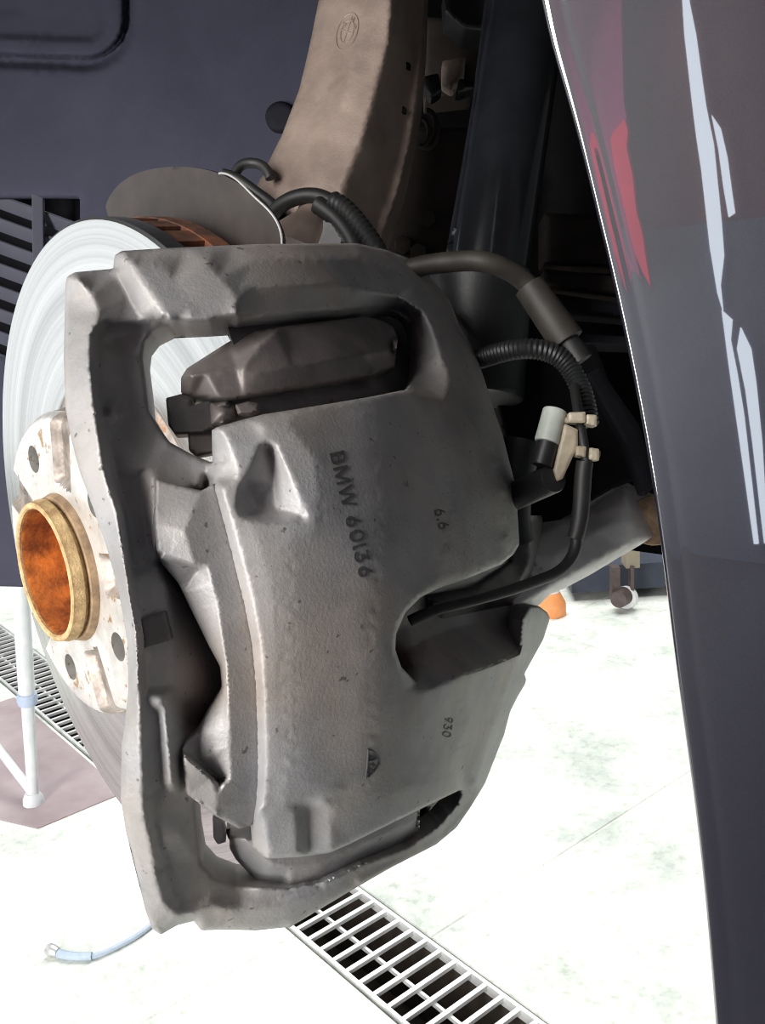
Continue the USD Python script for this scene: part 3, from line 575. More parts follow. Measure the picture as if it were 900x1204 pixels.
cal.part('maker_mark', WM(cat(stroke([(433, 880.5), (432.2, 900), (430, 915)], 0.0004, body), stroke([(433, 881), (439.5, 883.5), (446, 892), (447, 897)], 0.0004, body), stroke([(447, 897), (441, 906), (433, 914)], 0.0004, body))), 'cast_letters', parent=bi)
cal.emit()

# ---------------------------------------------------------------- pad carrier with its two bridges, pads
car = Thing('pad_carrier', 'dark cast brake pad carrier bridging the disc through the caliper slots', 'brake pad carrier')
up_mask = [(213, 444), (220, 433), (267, 403), (297, 388), (387, 377), (430, 372), (447, 376), (462, 383), (468, 398), (464, 432), (432, 443), (350, 457), (267, 472), (228, 468), (213, 462)]
upb = Relief(up_mask, [L([(213, 444), (213, 462), (228, 468)], -26), L([(222, 441), (255, 438), (282, 432)], -14), L([(260, 471), (267, 472), (350, 457), (432, 443)], -17), L([(285, 432), (305, 405), (327, 386)], -11), L([(300, 440), (380, 425), (455, 412)], -12), L([(220, 433), (267, 403), (297, 388)], -24), L([(330, 383), (387, 377), (430, 372), (462, 383)], -14), L([(440, 430), (464, 425)], -18)], t_caliper, 0.018, step=3, smooth=1, rpx=5, rmm=2.5)
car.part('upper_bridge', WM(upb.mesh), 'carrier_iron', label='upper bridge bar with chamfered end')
lo_mask = [(270, 981), (270, 997), (277, 1010), (292, 1026), (310, 1044), (337, 1052), (379, 1044), (422, 1024), (492, 985), (494, 973), (494, 940), (400, 975), (310, 985)]
lob = Relief(lo_mask, [L([(270, 981), (277, 1010), (313, 1040), (337, 1052)], -20), L([(288, 985), (320, 1016), (345, 1021), (377, 1015)], -9), L([(337, 1050), (377, 1042), (420, 1022), (490, 984)], -14), L([(400, 1005), (490, 965)], -9), L([(494, 940), (310, 985)], -12)], t_caliper, 0.018, step=3, smooth=1, rpx=5, rmm=2.0)
car.part('lower_bridge', WM(lob.mesh), 'cast_iron', label='lighter lower bridge bar')
arm_m = [(600, 600), (618, 606), (638, 606), (639, 632), (648, 646), (648, 657), (639, 670), (640, 676), (647, 686), (640, 700), (632, 713), (622, 720), (560, 735), (500, 740), (500, 700), (560, 690), (600, 660)]
arm_r = Relief(arm_m, [L([(500, 700), (600, 660), (612, 610)], -34), L([(620, 608), (625, 650), (620, 670)], -24), L([(639, 610), (646, 650), (640, 672)], -30), L([(520, 718), (560, 704), (630, 690)], -24), L([(520, 728), (560, 722), (630, 710)], -32), L([(575, 700), (625, 682)], -28)], t_caliper, 0.02, step=3.5, smooth=1, rpx=5, rmm=2.5)
car.part('mounting_arm', WM(arm_r.mesh), 'dark_iron', label='dark mounting arm behind the caliper')
car.emit()
pad = Thing('brake_pad', 'brake pad ears and backing plate showing in the upper caliper slot', 'brake pad')
pm = Relief([(195, 468), (214, 463), (229, 468), (224, 478), (247, 470), (290, 468), (290, 500), (247, 506), (240, 509), (206, 511), (198, 500)], -27, t_caliper, 0.012, step=3, smooth=0, rpx=3, rmm=1)
pad.part('backing_plate', WM(pm.mesh), 'dark_iron')
pm2 = Relief([(221, 506), (250, 500), (254, 532), (238, 535), (231, 536), (222, 529)], -30, t_caliper, 0.010, step=3, smooth=0, rpx=3, rmm=1)
pad.part('friction_block', WM(pm2.mesh), 'carrier_iron')
pin = Relief([(247, 474), (272, 471), (278, 478), (277, 492), (262, 499), (248, 500)], [L([(247, 474), (248, 500)], -22), L([(277, 480), (277, 492)], -20), [(262, 486, -17), (264, 484, -17)]], t_caliper, 0.01, step=3, smooth=1, rpx=4, rmm=2)
pad.part('guide_pin', WM(pin.mesh), 'carrier_iron')
pin2 = Relief([(276, 476), (292, 472), (305, 474), (307, 483), (296, 488), (280, 487)], -16, t_caliper, 0.008, step=3, smooth=0, rpx=4, rmm=2)
pad.part('spring_end', WM(pin2.mesh), 'carrier_iron')
pad.emit()
pad2 = Thing('brake_pad', 'brake pad corner showing in the lower caliper slot', 'brake pad')
q1 = Relief([(250, 958), (263, 966), (266, 990), (256, 993), (251, 985)], -24, t_caliper, 0.012, step=3, smooth=0, rpx=2, rmm=0.6)
pad2.part('friction_block', WM(q1.mesh), 'arm_grey')
q2 = Relief([(265, 975), (296, 970), (299, 1003), (280, 1000), (268, 985)], -34, t_caliper, 0.01, step=3, smooth=0, rpx=2, rmm=0.6)
pad2.part('backing_plate', WM(q2.mesh), 'dark_iron')
pad2.emit()

# ---------------------------------------------------------------- upright (swivel arm) in aluminium
upm = [(384, -200), (378, -40), (375, 0), (364, 55), (352, 105), (332, 158), (306, 210), (300, 224), (318, 262), (360, 300), (440, 305), (452, 275), (470, 222), (484, 165), (492, 110), (497, 50), (500, -40), (500, -200)]
TA = 0.60
upr = Relief(upm, [[(384, -200, .66), (378, -40, .650), (364, 55, .645), (352, 105, .640), (332, 158, .632), (300, 224, .622), (318, 262, .615)], [(468, -200, .626), (464, -40, .618), (457, 50, .614), (440, 112, .608), (424, 168, .602), (404, 218, .597), (392, 300, .592)],
                   [(490, -200, .662), (488, -40, .652), (485, 40, .648), (480, 110, .642), (470, 175, .636), (452, 240, .630), (432, 300, .624)], [(492, -200, .664), (491, -40, .654), (488, 40, .650), (483, 110, .644), (473, 177, .638), (455, 242, .632)], [(500, -200, .665), (500, -40, .655), (497, 50, .650), (492, 110, .645), (484, 165, .639), (470, 222, .633), (452, 275, .628)],
                   [(430, 20, .620), (400, 130, .612), (365, 220, .604)]], t_plain, 0.024, step=4, smooth=1, rpx=5, rmm=1.6, back=(0.15, 0.0, -1))
ual = Thing('suspension_upright', 'tall cast aluminium suspension upright curving up behind the disc', 'suspension arm')
ui = ual.part('casting', WM(upr.mesh), 'aluminium', smooth=50)
def ell(cx, cy, a, b, th, n=28):
    q = np.linspace(0, 2 * np.pi, n); c, s_ = math.cos(th), math.sin(th)
    return [(cx + a * math.cos(x) * c - b * math.sin(x) * s_, cy + a * math.cos(x) * s_ + b * math.sin(x) * c) for x in q]
cx, cy = 408.5, 37.5
ring = cat(stroke(ell(cx, cy, 22.5, 11.5, -1.25), 0.0007, upr, 0), stroke(ell(cx, cy, 14, 7, -1.25), 0.0006, upr, 0), stroke([(cx - 4.4, cy + 13.3), (cx + 4.4, cy - 13.3)], 0.0005, upr, 0), stroke([(cx - 6.6, cy - 2.2), (cx + 6.6, cy + 2.2)], 0.0005, upr, 0))
ual.part('roundel', WM(ring), 'aluminium', parent=ui, label='raised cast roundel emblem')
for k, (tx, ang) in enumerate((('B', -2.35), ('M', -1.28), ('W', -0.25))):
    q = np.array(ell(0, 0, 16.5, 8.5, -1.25, 360)); i = int((ang + 1.25) / (2 * math.pi) * 359) % 360
    pc = np.array([cx, cy]) + q[i]
    m = WM(lettering(tx, (pc[0] - 2, pc[1] + 2), (4.5, 1.0), 5, upr, raise_mm=0.6)); m.fix_normals(); ual.part('lettering', m, 'aluminium', smooth=False, parent=ui)
for p_ in ((479, 77), (474, 129)): ual.part('bolt_hole', WM(Relief(ell(*p_, 5, 4, 0.6), float(upr.t([p_])[0]) - .0006, t_plain, 0.004, step=2, smooth=0, rmm=0, back=(0, 0, -1)).mesh), 'well_dark', parent=ui)
ual.emit()
# ball joint, boot and wiring round the foot of the upright
bj = Thing('ball_joint', 'shiny ball joint stud with dark boot above the caliper top edge', 'ball joint')
bj.part('boot', WM(tube([at(352, 300, .575), at(362, 278, .578), at(372, 258, .582), at(378, 246, .584)], [.021, .019, .013, .012], 20, 4)), 'aluminium')
bj.part('nut', WM(cyl(at(384, 300, .565), at(400, 262, .57), .010, n=6)), 'steel')
bj.emit()
def wire(name, pts, r, mat_, label, cat_='cable', n=12, rib=0.0, k=8):
    P = [at(*p) for p in pts]; return single(name, WM(tube(P, r, n, k, rib=rib)), mat_, label, cat_)
wire('wiring_harness', [(318, 262, .590), (330, 242, .580), (350, 232, .574), (375, 231, .570), (398, 243, .568), (418, 262, .566), (435, 285, .564), (440, 310, .562)], 0.0046, 'black_rubber', 'thick black taped wiring loop arching over the ball joint')
wire('wiring_harness', [(276, 226, .615), (276, 206, .616), (285, 194, .617), (300, 192, .616), (312, 198, .613), (318, 210, .611)], 0.0032, 'black_rubber', 'small black cable loop beside the upper edge of the dust shield')
wire('wiring_harness', [(262, 205, .606), (285, 214, .604), (300, 225, .602), (320, 240, .598), (338, 262, .590), (352, 280, .585), (362, 300, .58)], 0.0035, 'black_rubber', 'black cable running along the bright edge of the dust shield')
wire('wiring_harness', [(390, 236, .564), (410, 250, .560), (428, 272, .556), (444, 296, .553), (450, 315, .55)], 0.0055, 'black_rubber', 'outer ribbed black wiring sleeve beside the foot of the upright', rib=0.12)
wire('wiring_harness', [(372, 240, .566), (396, 258, .562), (410, 276, .559), (420, 300, .557)], 0.0050, 'black_rubber', 'inner black wiring sleeve over the ball joint nut', rib=0.10)

# ---------------------------------------------------------------- damper strut
stt = Thing('damper_strut', 'glossy black damper strut standing behind the caliper', 'damper strut')
a0, a1 = at(640, -120, .70), at(552, 470, .66)
stt.part('tube', WM(cyl(a0, a1, 0.0275, n=48)), 'black_paint', smooth=True)
fl_ = Relief([(575, -40), (600, -40), (588, 80), (556, 260), (548, 330), (520, 330), (526, 290), (556, 120)], [[(575, -40, .69), (556, 120, .68), (526, 290, .668)], [(592, -40, .678), (581, 80, .670), (548, 262, .658)], [(604, -40, .682), (590, 80, .675), (556, 262, .662)]], t_plain, 0.006, step=6, smooth=0, rpx=3, rmm=1, back=(0, 0, -1))
stt.part('bracket_flange', WM(fl_.mesh), 'black_paint')
stt.part('lower_cup', WM(cyl(at(566, 318, .655), at(556, 470, .648), 0.034, n=40, bev=0.004)), 'black_plastic')
stt.emit()

# ---------------------------------------------------------------- brake hose and corrugated sleeve
bh = Thing('brake_hose', 'dull brown brake hose bending over behind the caliper shoulder', 'brake hose')
bh.part('hose', WM(tube([at(466, 326, .56), at(495, 313, .55), at(530, 308, .545), at(570, 308, .535), at(605, 322, .54), at(635, 352, .54)], 0.0058, 16)), 'hose_rubber', label='narrow upper run of hose')
bh.part('sleeve', WM(cyl(at(622, 336, .54), at(668, 402, .535), 0.0088, 0.0098, 20, 0.0012)), 'hose_rubber', label='wider sleeve over the hose')
bh.part('end_fitting', WM(cyl(at(664, 396, .535), at(684, 425, .533), 0.0065, n=16)), 'black_rubber')
bh.emit()
wire('corrugated_hose', [(556, 424, .56), (590, 414, .542), (625, 410, .53), (655, 418, .53), (675, 440, .53), (687, 470, .525), (692, 500, .52)], 0.0052, 'black_plastic', 'thin ribbed black conduit arching down to the white clip', 'cable conduit', rib=0.14, k=14)

# ---------------------------------------------------------------- sensor plug, clip and cable beside the caliper
sp = Thing('sensor_plug', 'black sensor plug with white cap beside the caliper edge', 'sensor plug')
sp.part('cap', WM(cyl(at(653, 482, .500), at(643, 521, .497), 0.0062, 0.0064, 24, 0.001)), 'clip_white', label='white ribbed cap')
sp.part('collar', WM(cyl(at(645, 517, .498), at(637, 548, .496), 0.0057, 0.0054, 24, 0.001)), 'black_plastic')
sp.part('body', WM(cyl(at(590, 590, .545), at(652, 562, .496), 0.0078, 0.0076, 24, 0.0018)), 'black_plastic')
sp.part('elbow', WM(tube([at(612, 520, .56), at(606, 550, .558), at(600, 590, .556), at(604, 640, .556)], 0.012, 14)), 'black_plastic')
sp.emit()
cl = Thing('cable_clip', 'beige plastic cable clip with two claws holding the sensor cable', 'cable clip')
TC = 0.494
cl.part('stem', WM(Relief([(664, 498), (680, 505), (680, 524), (662, 563), (655, 566), (651, 552)], TC, t_plain, 0.005, step=2.5, smooth=0, rpx=3, rmm=1, back=(0, 0, -1)).mesh), 'clip_beige')
for pg in ([(669, 485), (689, 484), (689, 497), (669, 497)], [(690, 487), (702, 488), (702, 502), (690, 499)], [(679, 524), (690, 525), (689, 538), (678, 536)], [(694, 526), (705, 528), (705, 542), (693, 540)]):
    cl.part('claw', WM(Relief(pg, TC - 0.003, t_plain, 0.009, step=2, smooth=0, rpx=2, rmm=0.8, back=(0, 0, -1)).mesh), 'clip_beige')
cl.part('claw_bridge', WM(cat(cyl(at(660, 494, TC + .004), at(702, 496, TC + .006), 0.002), cyl(at(668, 528, TC + .004), at(705, 535, TC + .006), 0.002))), 'clip_beige')
cl.emit()
sc = Thing('sensor_cable', 'black sensor cable dropping through the clip and into the caliper notch', 'cable')
sc.part('upper_cable', WM(tube([at(676, 455, .52), at(681, 490, .502), at(686, 520, .496), at(691, 548, .496)], 0.0026, 12)), 'black_rubber')
sc.part('sleeve', WM(tube([at(688, 543, .496), at(684, 590, .496), at(678, 628, .496), at(676, 634, .496)], [.0043, .0044, .0044, .0040], 16)), 'black_rubber', label='thicker rubber sleeve')
sc.part('lower_cable', WM(tube([at(678, 628, .496), at(674, 652, .494), at(662, 668, .488), at(640, 680, .475), (at(600, 694, .455)), at(550, 708, .437), at(500, 722, .425), at(482, 730, .423)], [.0030, .0028, .0024, .0024], 12)), 'black_rubber')
sc.emit()

# ---------------------------------------------------------------- lower control arm
la = Relief([(620, 632), (640, 624), (669, 609), (692, 595), (722, 571), (739, 574), (757, 583), (800, 600), (800, 640), (767, 632), (753, 641), (729, 655), (694, 676), (664, 692), (648, 698), (634, 712), (600, 725), (590, 660)],
            [[(590, 660, .60), (640, 624, .64), (692, 595, .68), (722, 571, .70), (800, 600, .74)], [(600, 720, .58), (650, 690, .615), (694, 666, .645), (740, 640, .68), (800, 625, .72)], [(600, 728, .60), (650, 697, .635), (694, 676, .665), (753, 642, .70), (800, 640, .74)], [(650, 655, .625), (700, 625, .66)], [(734, 580, .69), (740, 612, .68)]], t_plain, 0.02, step=4, smooth=1, rpx=4, rmm=2, back=(0.1, 0.3, -1))
lat = Thing('control_arm', 'pale aluminium lower control arm reaching in behind the fender', 'control arm')
lat.part('casting', WM(la.mesh), 'arm_grey', smooth=50)
lat.part('bushing', WM(cyl(at(768, 612, .70), at(776, 612, .74), 0.018, n=24, bev=.002)), 'rust_brown')
lat.emit()

# ---------------------------------------------------------------- inner wheel well behind everything
P_IN = at(620, 300, 0.93)
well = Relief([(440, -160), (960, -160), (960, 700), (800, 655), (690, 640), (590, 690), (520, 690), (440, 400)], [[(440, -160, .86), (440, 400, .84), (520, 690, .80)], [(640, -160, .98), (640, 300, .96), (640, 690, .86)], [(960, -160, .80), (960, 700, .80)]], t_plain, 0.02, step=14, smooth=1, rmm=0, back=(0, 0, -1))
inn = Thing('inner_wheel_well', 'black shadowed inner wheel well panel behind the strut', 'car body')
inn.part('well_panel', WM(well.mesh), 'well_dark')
def blk(pts, t, th, mat_, name, r=4, rmm=2.0):
    inn.part(name, WM(Relief(pts, t, t_plain, th, step=4, smooth=0, rpx=r, rmm=rmm, back=(0, 0, -1)).mesh), mat_)
blk([(462, 150), (560, 150), (556, 200), (530, 290), (520, 330), (440, 330), (455, 270)], .74, .02, 'well_grey', 'bracket_plate')
blk([(498, 20), (566, 24), (570, 60), (562, 72), (556, 110), (500, 116)], .77, .03, 'well_grey', 'bracket_plate')
blk([(522, -20), (580, -20), (574, 38), (545, 34), (524, 16)], .72, .03, 'black_plastic', 'mount_block')
blk([(520, 72), (548, 66), (546, 92), (532, 108), (520, 100)], .755, .01, 'aluminium', 'bracket_foot')
blk([(498, 90), (516, 86), (520, 108), (508, 116), (498, 104)], .735, .012, 'black_plastic', 'clip_block')
blk([(540, 92), (562, 96), (560, 104), (536, 112)], .735, .012, 'black_plastic', 'clip_block')
blk([(640, 250), (740, 256), (740, 312), (640, 308)], .80, .03, 'well_grey', 'liner_step')
blk([(640, 316), (770, 330), (770, 352), (640, 336)], .78, .03, 'well_grey', 'liner_rib')
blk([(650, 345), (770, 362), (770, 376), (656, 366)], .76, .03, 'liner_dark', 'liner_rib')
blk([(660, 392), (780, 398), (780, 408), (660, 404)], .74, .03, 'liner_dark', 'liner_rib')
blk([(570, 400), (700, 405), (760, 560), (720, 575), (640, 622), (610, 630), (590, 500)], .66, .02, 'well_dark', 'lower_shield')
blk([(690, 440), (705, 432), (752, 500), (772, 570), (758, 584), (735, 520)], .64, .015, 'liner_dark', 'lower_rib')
for (x, y, r) in ((502, 152, 16),):
    inn.part('retaining_ring', WM(tube([at(x + r * math.cos(a) * .75, y + r * 1.35 * math.sin(a), .73) for a in np.linspace(-1.6, 1.9, 9)], 0.0024, 10)), 'well_grey')
    inn.part('retaining_ring', WM(tube([at(x - 6 + r * .7 * math.cos(a) * .75, y + 4 + r * math.sin(a), .728) for a in np.linspace(-1.6, 1.9, 9)], 0.0018, 10)), 'well_grey')
for (x, y) in ((502, 256), (474, 288), (492, 296)): inn.part('plate_bolt', WM(cyl(at(x, y, .744), at(x, y, .734), .007, n=6, bev=.001)), 'well_grey')
rp = [(-1.0, .38, -.40), (.9, .36, -.42), (.9, .50, -.62), (-1.0, .52, -.62), (.9, .60, -.85), (-1.0, .62, -.85), (.9, .62, -1.15), (-1.0, .64, -1.15)]  # unseen panel above the well, added to block light from overhead
rv = np.array([rp[0], rp[1], rp[2], rp[3], rp[4], rp[5], rp[6], rp[7]]); rv2 = rv + [0, .02, 0]
rf = []
for a_, b_, c_, d_ in ((0, 1, 2, 3), (3, 2, 4, 5), (5, 4, 6, 7)): rf += [(a_, b_, c_), (a_, c_, d_)]
rf = np.array(rf); inn.part('unseen_arch_roof', WM(trimesh.Trimesh(np.vstack([rv, rv2]), np.vstack([rf, rf[:, ::-1] + 8]), process=False)), 'well_dark', smooth=False)
inn.emit()

# ---------------------------------------------------------------- wheel arch liner with grille
LN = t_plane(at(180, 150, 0.92), (-0.36, -0.03, 0.93))
lt = Thing('arch_liner', 'blue-grey felt wheel arch liner filling the space behind the disc', 'wheel arch liner')
lm = Polygon([(-260, -260), (440, -260), (440, 100), (405, 250), (380, 640), (250, 690), (24, 690), (-260, 684)]).difference(Polygon([(-120, 233), (94, 232), (96, 420), (-120, 420)]))
def rr_line(d):  # outline of the pressed panel in the top left corner, d pixels further in
    r = max(61 - d, 8); cx_, cy_ = 161 - d - r, 83 - d - r
    return [(-255, 76 - d), (0, 79 - d)] + [(cx_ + r * math.cos(q), cy_ + r * math.sin(q)) for q in np.linspace(1.5, 0.0, 9)] + [(162 - d, -255)]
LCT = [L([(-260, -260)], 0), L([(520, -260), (520, 300), (250, 690), (-260, 684), (-260, 100)], 0), L(rr_line(-10), 0), L([(250, 100), (250, 400)], 6), L(rr_line(0), 0), L(rr_line(5), 16), L(rr_line(12), 16), L(rr_line(17), 5), L(rr_line(34), 5), L(rr_line(38), 14), L(rr_line(60), 16), L([(-260, 20), (20, 10)], 18)]
LCT = [[(x, y, -h) for x, y, h in l] for l in LCT]
lin = Relief(lm, LCT, LN, 0.006, step=4, smooth=1, rpx=8, rmm=3, back=(0.36, 0.03, -0.93))
li = lt.part('liner_sheet', WM(lin.mesh), 'liner', smooth=50)
def lp(x, y, d=0.0): return at(x, y, float(LN([(x, y)], 0.0)[0]) + d)
lt.part('grille_back', WM(Relief([(-130, 225), (102, 225), (104, 430), (-130, 430)], 0.0, lambda p, h: LN(p, h) + 0.06, 0.004, step=20, smooth=0, rmm=0, back=(0, 0, -1)).mesh), 'liner_dark')
for k in range(9):
    y = 238 + 26.5 * k
    a, b = lp(-125, y - 46, .022), lp(100, y + 36, .022)
    lt.part('grille_slat', WM(bar(a, b, 0.0035, 0.016, up=(0, 0.75, 0.66), r=0.0012)), 'liner_slat')
lt.part('grille_rib', WM(bar(lp(45, 228, .008), lp(47, 420, .008), 0.006, 0.012, up=(1, 0, 0), r=.0015)), 'liner_slat')
lt.part('plug', WM(Relief(ell(330, 137, 18, 18, 0), 3.0, LN, 0.006, step=4, smooth=0, rpx=6, rmm=3, back=(0, 0, -1)).mesh), 'liner_dark', label='dark round plug in the liner')
lt.emit()

# ---------------------------------------------------------------- fender
FN = RW.T @ np.array([-0.335, -0.94, 0.045]); FN /= np.linalg.norm(FN); FP0 = at(745, 400, 0.46)
FV = UPC - UPC.dot(FN) * FN; FV /= np.linalg.norm(FV); FU = np.cross(FV, FN)
def t_fender(p, h):
    """the wing's outer skin: gently crowned from sill to bonnet; h mm proud of it"""
    r = ray(p); h = np.broadcast_to(np.asarray(h, float), len(r)) / 1000.0; t = (FP0 @ FN) / (r @ FN)
    for _ in range(25):
        q = r * t[:, None] - FP0; v, u = q @ FV, q @ FU
        want = -0.22 * v ** 2 - 0.25 * np.clip(u, -0.05, 1) ** 2 + h
        t = t - (q @ FN - want) / (r @ FN)
    return t
fe = [(540, -480), (572, -300), (612, -110), (637, 0), (647, 45), (662, 98), (682, 170), (700, 243), (718, 318), (735, 395), (752, 480), (766, 560), (779, 650), (790, 740), (803, 840), (816, 935), (830, 1060), (842, 1204), (850, 1320)]
fes = spline([(x, y, 0) for x, y in fe], 6)[:, :2]
PROF = [(9, -16), (4, -13), (1, -8), (0, -3.0), (0.5, -1.5), (1.3, -0.6), (2.5, -0.15), (4.5, 0), (10, 0), (16, -0.03), (20, -0.1), (24, -0.1), (28, -0.03), (34, 0), (45, 0), (70, 0), (110, 0), (160, 0), (220, 0), (290, 0), (380, 0), (500, 0)]
rows = []
for ox, h in PROF:
    P_ = fes + np.array([ox, 0.0]); rows.append(ray(P_) * t_fender(P_, h)[:, None])
for ox in (500, 9):
    P_ = fes + np.array([ox, 0.0]); rows.append(ray(P_) * t_fender(P_, -17.5)[:, None])
nr, nc = len(rows), len(fes); FV_ = np.vstack(rows); FF = []
for i in range(nr):
    i2 = (i + 1) % nr
    for j in range(nc - 1):
        a_, b_, c_, d_ = i * nc + j, i * nc + j + 1, i2 * nc + j + 1, i2 * nc + j
        FF += [(a_, b_, c_), (a_, c_, d_)]
frm = trimesh.Trimesh(FV_, np.array(FF), process=False)
k_ = 12 * (nc - 1) * 2 + nc
if frm.face_normals[k_][2] < 0: frm.invert()
fen = Thing('car_fender', 'glossy dark blue car fender edge on the right with reflections', 'car fender')
fen.part('outer_skin', WM(frm), 'car_paint', smooth=50)
fen.emit()

# ---------------------------------------------------------------- things on the floor
def uvp(px, py): return uv(fpx(px, py))
u0, v0 = uvp(40, 945)
mt = Thing('floor_shading', 'car shadow painted as a thin mauve sheet on the floor under the white stand', 'painted shade')
pol = np.array([[2.292, 0.64], [2.292, 0.872], [3.13, 0.872], [3.13, -1.8], [1.5, -1.8], [1.5, 0.1], [2.2, 0.34], [2.45, 0.56]])  # car shadow as a sheet; out-of-view part added to darken the disc
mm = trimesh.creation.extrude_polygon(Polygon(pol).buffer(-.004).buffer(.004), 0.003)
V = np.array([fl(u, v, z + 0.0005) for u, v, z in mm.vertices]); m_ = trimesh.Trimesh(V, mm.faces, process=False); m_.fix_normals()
single('floor_shading', m_, 'shade_mauve', 'car shadow painted as a thin mauve sheet on the floor under the white stand', 'painted shade', smooth=False)
sd = Thing('support_stand', 'slim white support stand on the mauve shade sheet at the left', 'support stand')
ft = fpx(40, 945)
topd = RW @ ray([(22, 660)])[0]; sfac = np.hypot(*ft[:2]) / np.hypot(*topd[:2]); tp = CP + topd * sfac * 0.985
z0 = 0.0035
def ip(f): return ft + (tp - ft) * f + np.array([0, 0, z0])
sd.part('pole', WM(trimesh.Trimesh([], [])) if False else tube([ip(0.0), ip(.25), ip(.46)], [.0150, .0155, .017], 18, 2), 'stand_paint')
sd.part('upper_tube', tube([ip(.44), ip(.7), ip(1.0)], [.0205, .021, .022], 18, 2), 'stand_paint')
sd.part('collar', tube([ip(.425), ip(.44), ip(.455), ip(.47)], [.024, .026, .026, .024], 18, 2), 'stand_blue', label='blue collar')
sd.part('foot', tube([ft + [0, 0, z0], ft + [0, 0, z0 + .02], ft + [0, 0, z0 + .03]], [.028, .026, .018], 18, 2), 'stand_paint')
b0 = fpx(-50, 818, 0.20)
sd.part('brace', tube([ft + [0, 0, .035], (ft + [0, 0, .035] + b0) / 2, b0], .012, 14, 2), 'stand_paint')
sd.emit()
ac = Thing('air_line', 'short blue-grey air line with coupling lying on the floor', 'air hose')
fp = [fpx(x, y, .007) for x, y in ((100, 1126), (118, 1122), (140, 1112), (160, 1101), (180, 1086), (195, 1075))]
ac.part('hose', tube(fp, .0055, 12), 'cable_blue')
ac.part('ferrule', tube([fpx(66, 1120, .009), fpx(84, 1124, .009), fpx(108, 1124, .009)], [.009, .0085, .008], 14, 4), 'cable_blue')
ac.part('coupling', tube([fpx(58, 1116, .012), fpx(62, 1118, .012), fpx(68, 1120, .011)], [.0125, .013, .010], 14, 3), 'steel', label='metal coupling end')
ac.emit()
# trolley far behind, seen under the control arm
tb = fpx(733, 716); tu, tv = uv(tb)
tr = Thing('trolley', 'blue-grey workshop trolley on a pale caster far behind the control arm', 'trolley')
rt = RW @ np.array([1, 0, 0]); rt[2] = 0; rt /= np.linalg.norm(rt); dp = np.array([-rt[1], rt[0], 0]); zz = np.array([0, 0, 1.0])
if dp @ (RW @ np.array([0, 0, -1])) < 0: dp = -dp
def tq(a, b, c): return tb + rt * a + dp * b + zz * c
tr.part('caster_wheel', tube([tq(.005, -.012, .045), tq(.012, .0, .045), tq(.02, .014, .045)], [.040, .045, .040], 24, 2), 'wheel_white', label='white caster tyre')
tr.part('caster_hub', tube([tq(-.028, -.05, .055), tq(-.01, -.02, .055), tq(.004, -.005, .055)], [.030, .034, .034], 20, 2), 'wheel_brown')
for xa, wd_ in ((-.03, .03), (.03, .012)): tr.part('fork_cheek', bar(tq(xa, 0, .045), tq(xa, 0, .17), wd_, .04), 'wheel_brown', smooth=False)
tr.part('post', bar(tq(.035, .03, .16), tq(.035, .03, .50), .075, .05, up=(1, 0, 0)), 'trolley_beige', smooth=False)
tr.part('deck', bar(tq(-.17, .26, .085), tq(.42, .26, .085), .30, .10), 'trolley_blue', smooth=False)
tr.emit()
ob = fpx(650, 722)
oc = Thing('marker_block', 'small orange and white block on the floor behind the caliper', 'marker')
oc.part('body', tube([ob + [0, 0, .0], ob + [0, 0, .01], ob + [0, 0, .09]], [.05, .05, .028], 20, 2), 'orange')
oc.part('band', tube([ob + [.0, 0, .088], ob + [.0, 0, .10], ob + [.0, 0, .15]], [.029, .028, .02], 20, 2), 'pink_white', label='white top')
oc.emit()

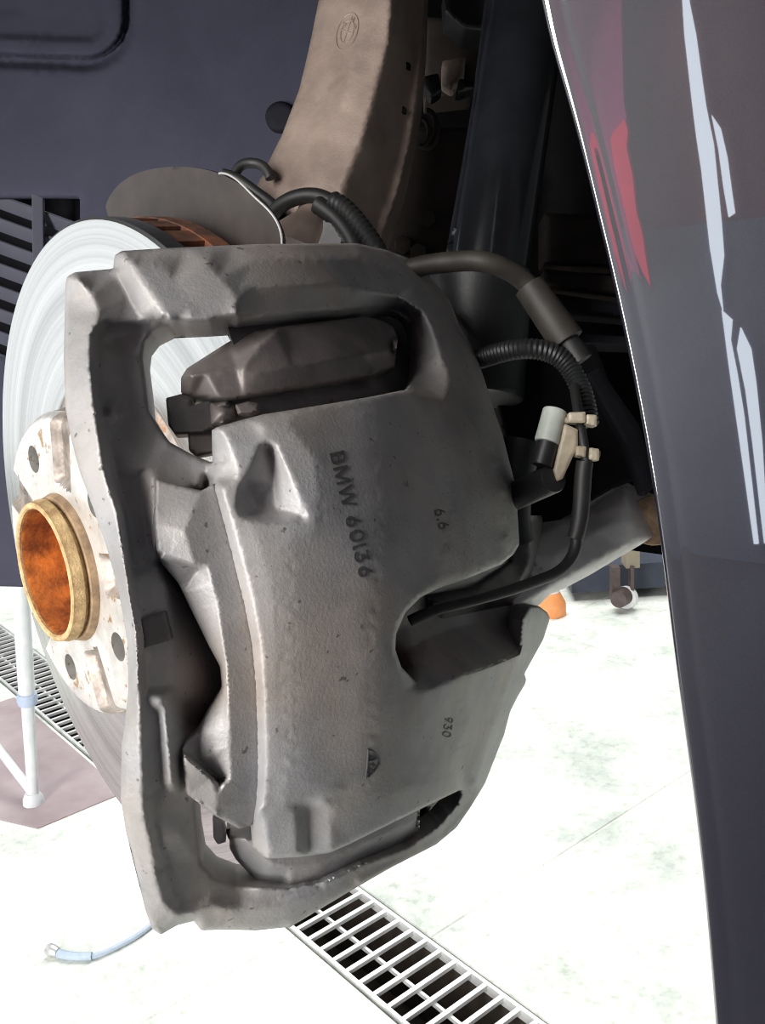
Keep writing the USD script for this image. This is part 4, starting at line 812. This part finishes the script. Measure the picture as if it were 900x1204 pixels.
# ---------------------------------------------------------------- the workshop behind the viewer (seen mirrored in the paint)
def W(name, mesh, m, kind='structure'): return single(name, mesh, m, kind=kind, smooth=False)
YB = -3.05
def refl_px(px, py, yb):
    p = np.array([[px, py], [px + 1, py], [px, py - 1]], float); Q = ray(p) * t_fender(p, 0)[:, None]
    n = np.cross(Q[1] - Q[0], Q[2] - Q[0]); n /= np.linalg.norm(n); d = Q[0] / np.linalg.norm(Q[0]); r = RW @ (d - 2 * (d @ n) * n); P = toW(Q[0])
    k = (yb - P[1]) / r[1]; P = P + r * k; return P[0], P[2]
W('wall_back', cat(trimesh.creation.box((9, .2, 2.6), trimesh.transformations.translation_matrix((0, YB - .1, 1.86 + 1.3)))), 'wall_brick')
W('baseboard_back', trimesh.creation.box((9, .24, 1.86), trimesh.transformations.translation_matrix((0, YB - .1, 0.93))), 'wall_grey')
def panel(px, yb, th):
    q = Polygon([refl_px(x, y, yb) for x, y in px]).buffer(0)
    m = trimesh.creation.extrude_polygon(q, th); v = m.vertices.copy(); m2 = trimesh.Trimesh(np.stack([v[:, 0], yb - v[:, 2], v[:, 1]], 1), m.faces, process=False); m2.fix_normals(); return m2

rc = Thing('hanging_cloth', 'maroon and red cloth, seen mirrored along the upper edge of the fender', 'cloth')
rc.part('dark_panel', panel([(645, -40), (731, -40), (734, 60), (736, 120), (741, 150), (716, 165), (722, 240), (738, 300), (746, 330), (705, 330), (690, 250)], YB + .12, .03), 'maroon_paint', smooth=False)
rc.part('bright_panel', panel([(714, 165), (737, 140), (741, 155), (739, 172), (746, 205), (751, 250), (758, 275), (766, 338), (752, 322), (734, 290), (726, 250), (716, 200)], YB + .15, .03), 'red_paint', smooth=False, label='brighter red fold')
rc.emit()
GAP = [[(800, -60), (806, -60), (811, 0), (819, 40), (828, 105), (831, 125), (840, 170), (845, 220), (849, 260), (852, 300), (848, 335), (851, 365), (845, 345), (836, 290), (826, 200), (820, 160), (815, 120), (806, 40)],
       [(838, 135), (848, 150), (856, 185), (862, 230), (865, 250), (858, 255), (852, 220), (846, 175)],
       [(850, 365), (862, 376), (860, 400), (868, 440), (876, 490), (884, 560), (893, 640), (888, 640), (874, 540), (864, 470), (857, 420)],
       [(872, 385), (884, 410), (890, 450), (897, 520), (903, 620), (900, 640), (886, 520), (878, 460), (868, 410)]]
dg = Thing('window_1', None, None, kind='structure')
for g in GAP: dg.part('daylight_gap', panel(g, YB + .04, .02), 'daylight', smooth=False)
dg.emit()
bm = trimesh.creation.box((5.6, 3.2, .006), trimesh.transformations.translation_matrix((-.4, -1.42, .0035)))  # unseen dark sheet, added to darken what the fender mirrors
single('floor_shading', bm, 'black_rubber', 'black sheet added on the floor to mirror dark in the lower half of the fender', 'painted shade', smooth=False)
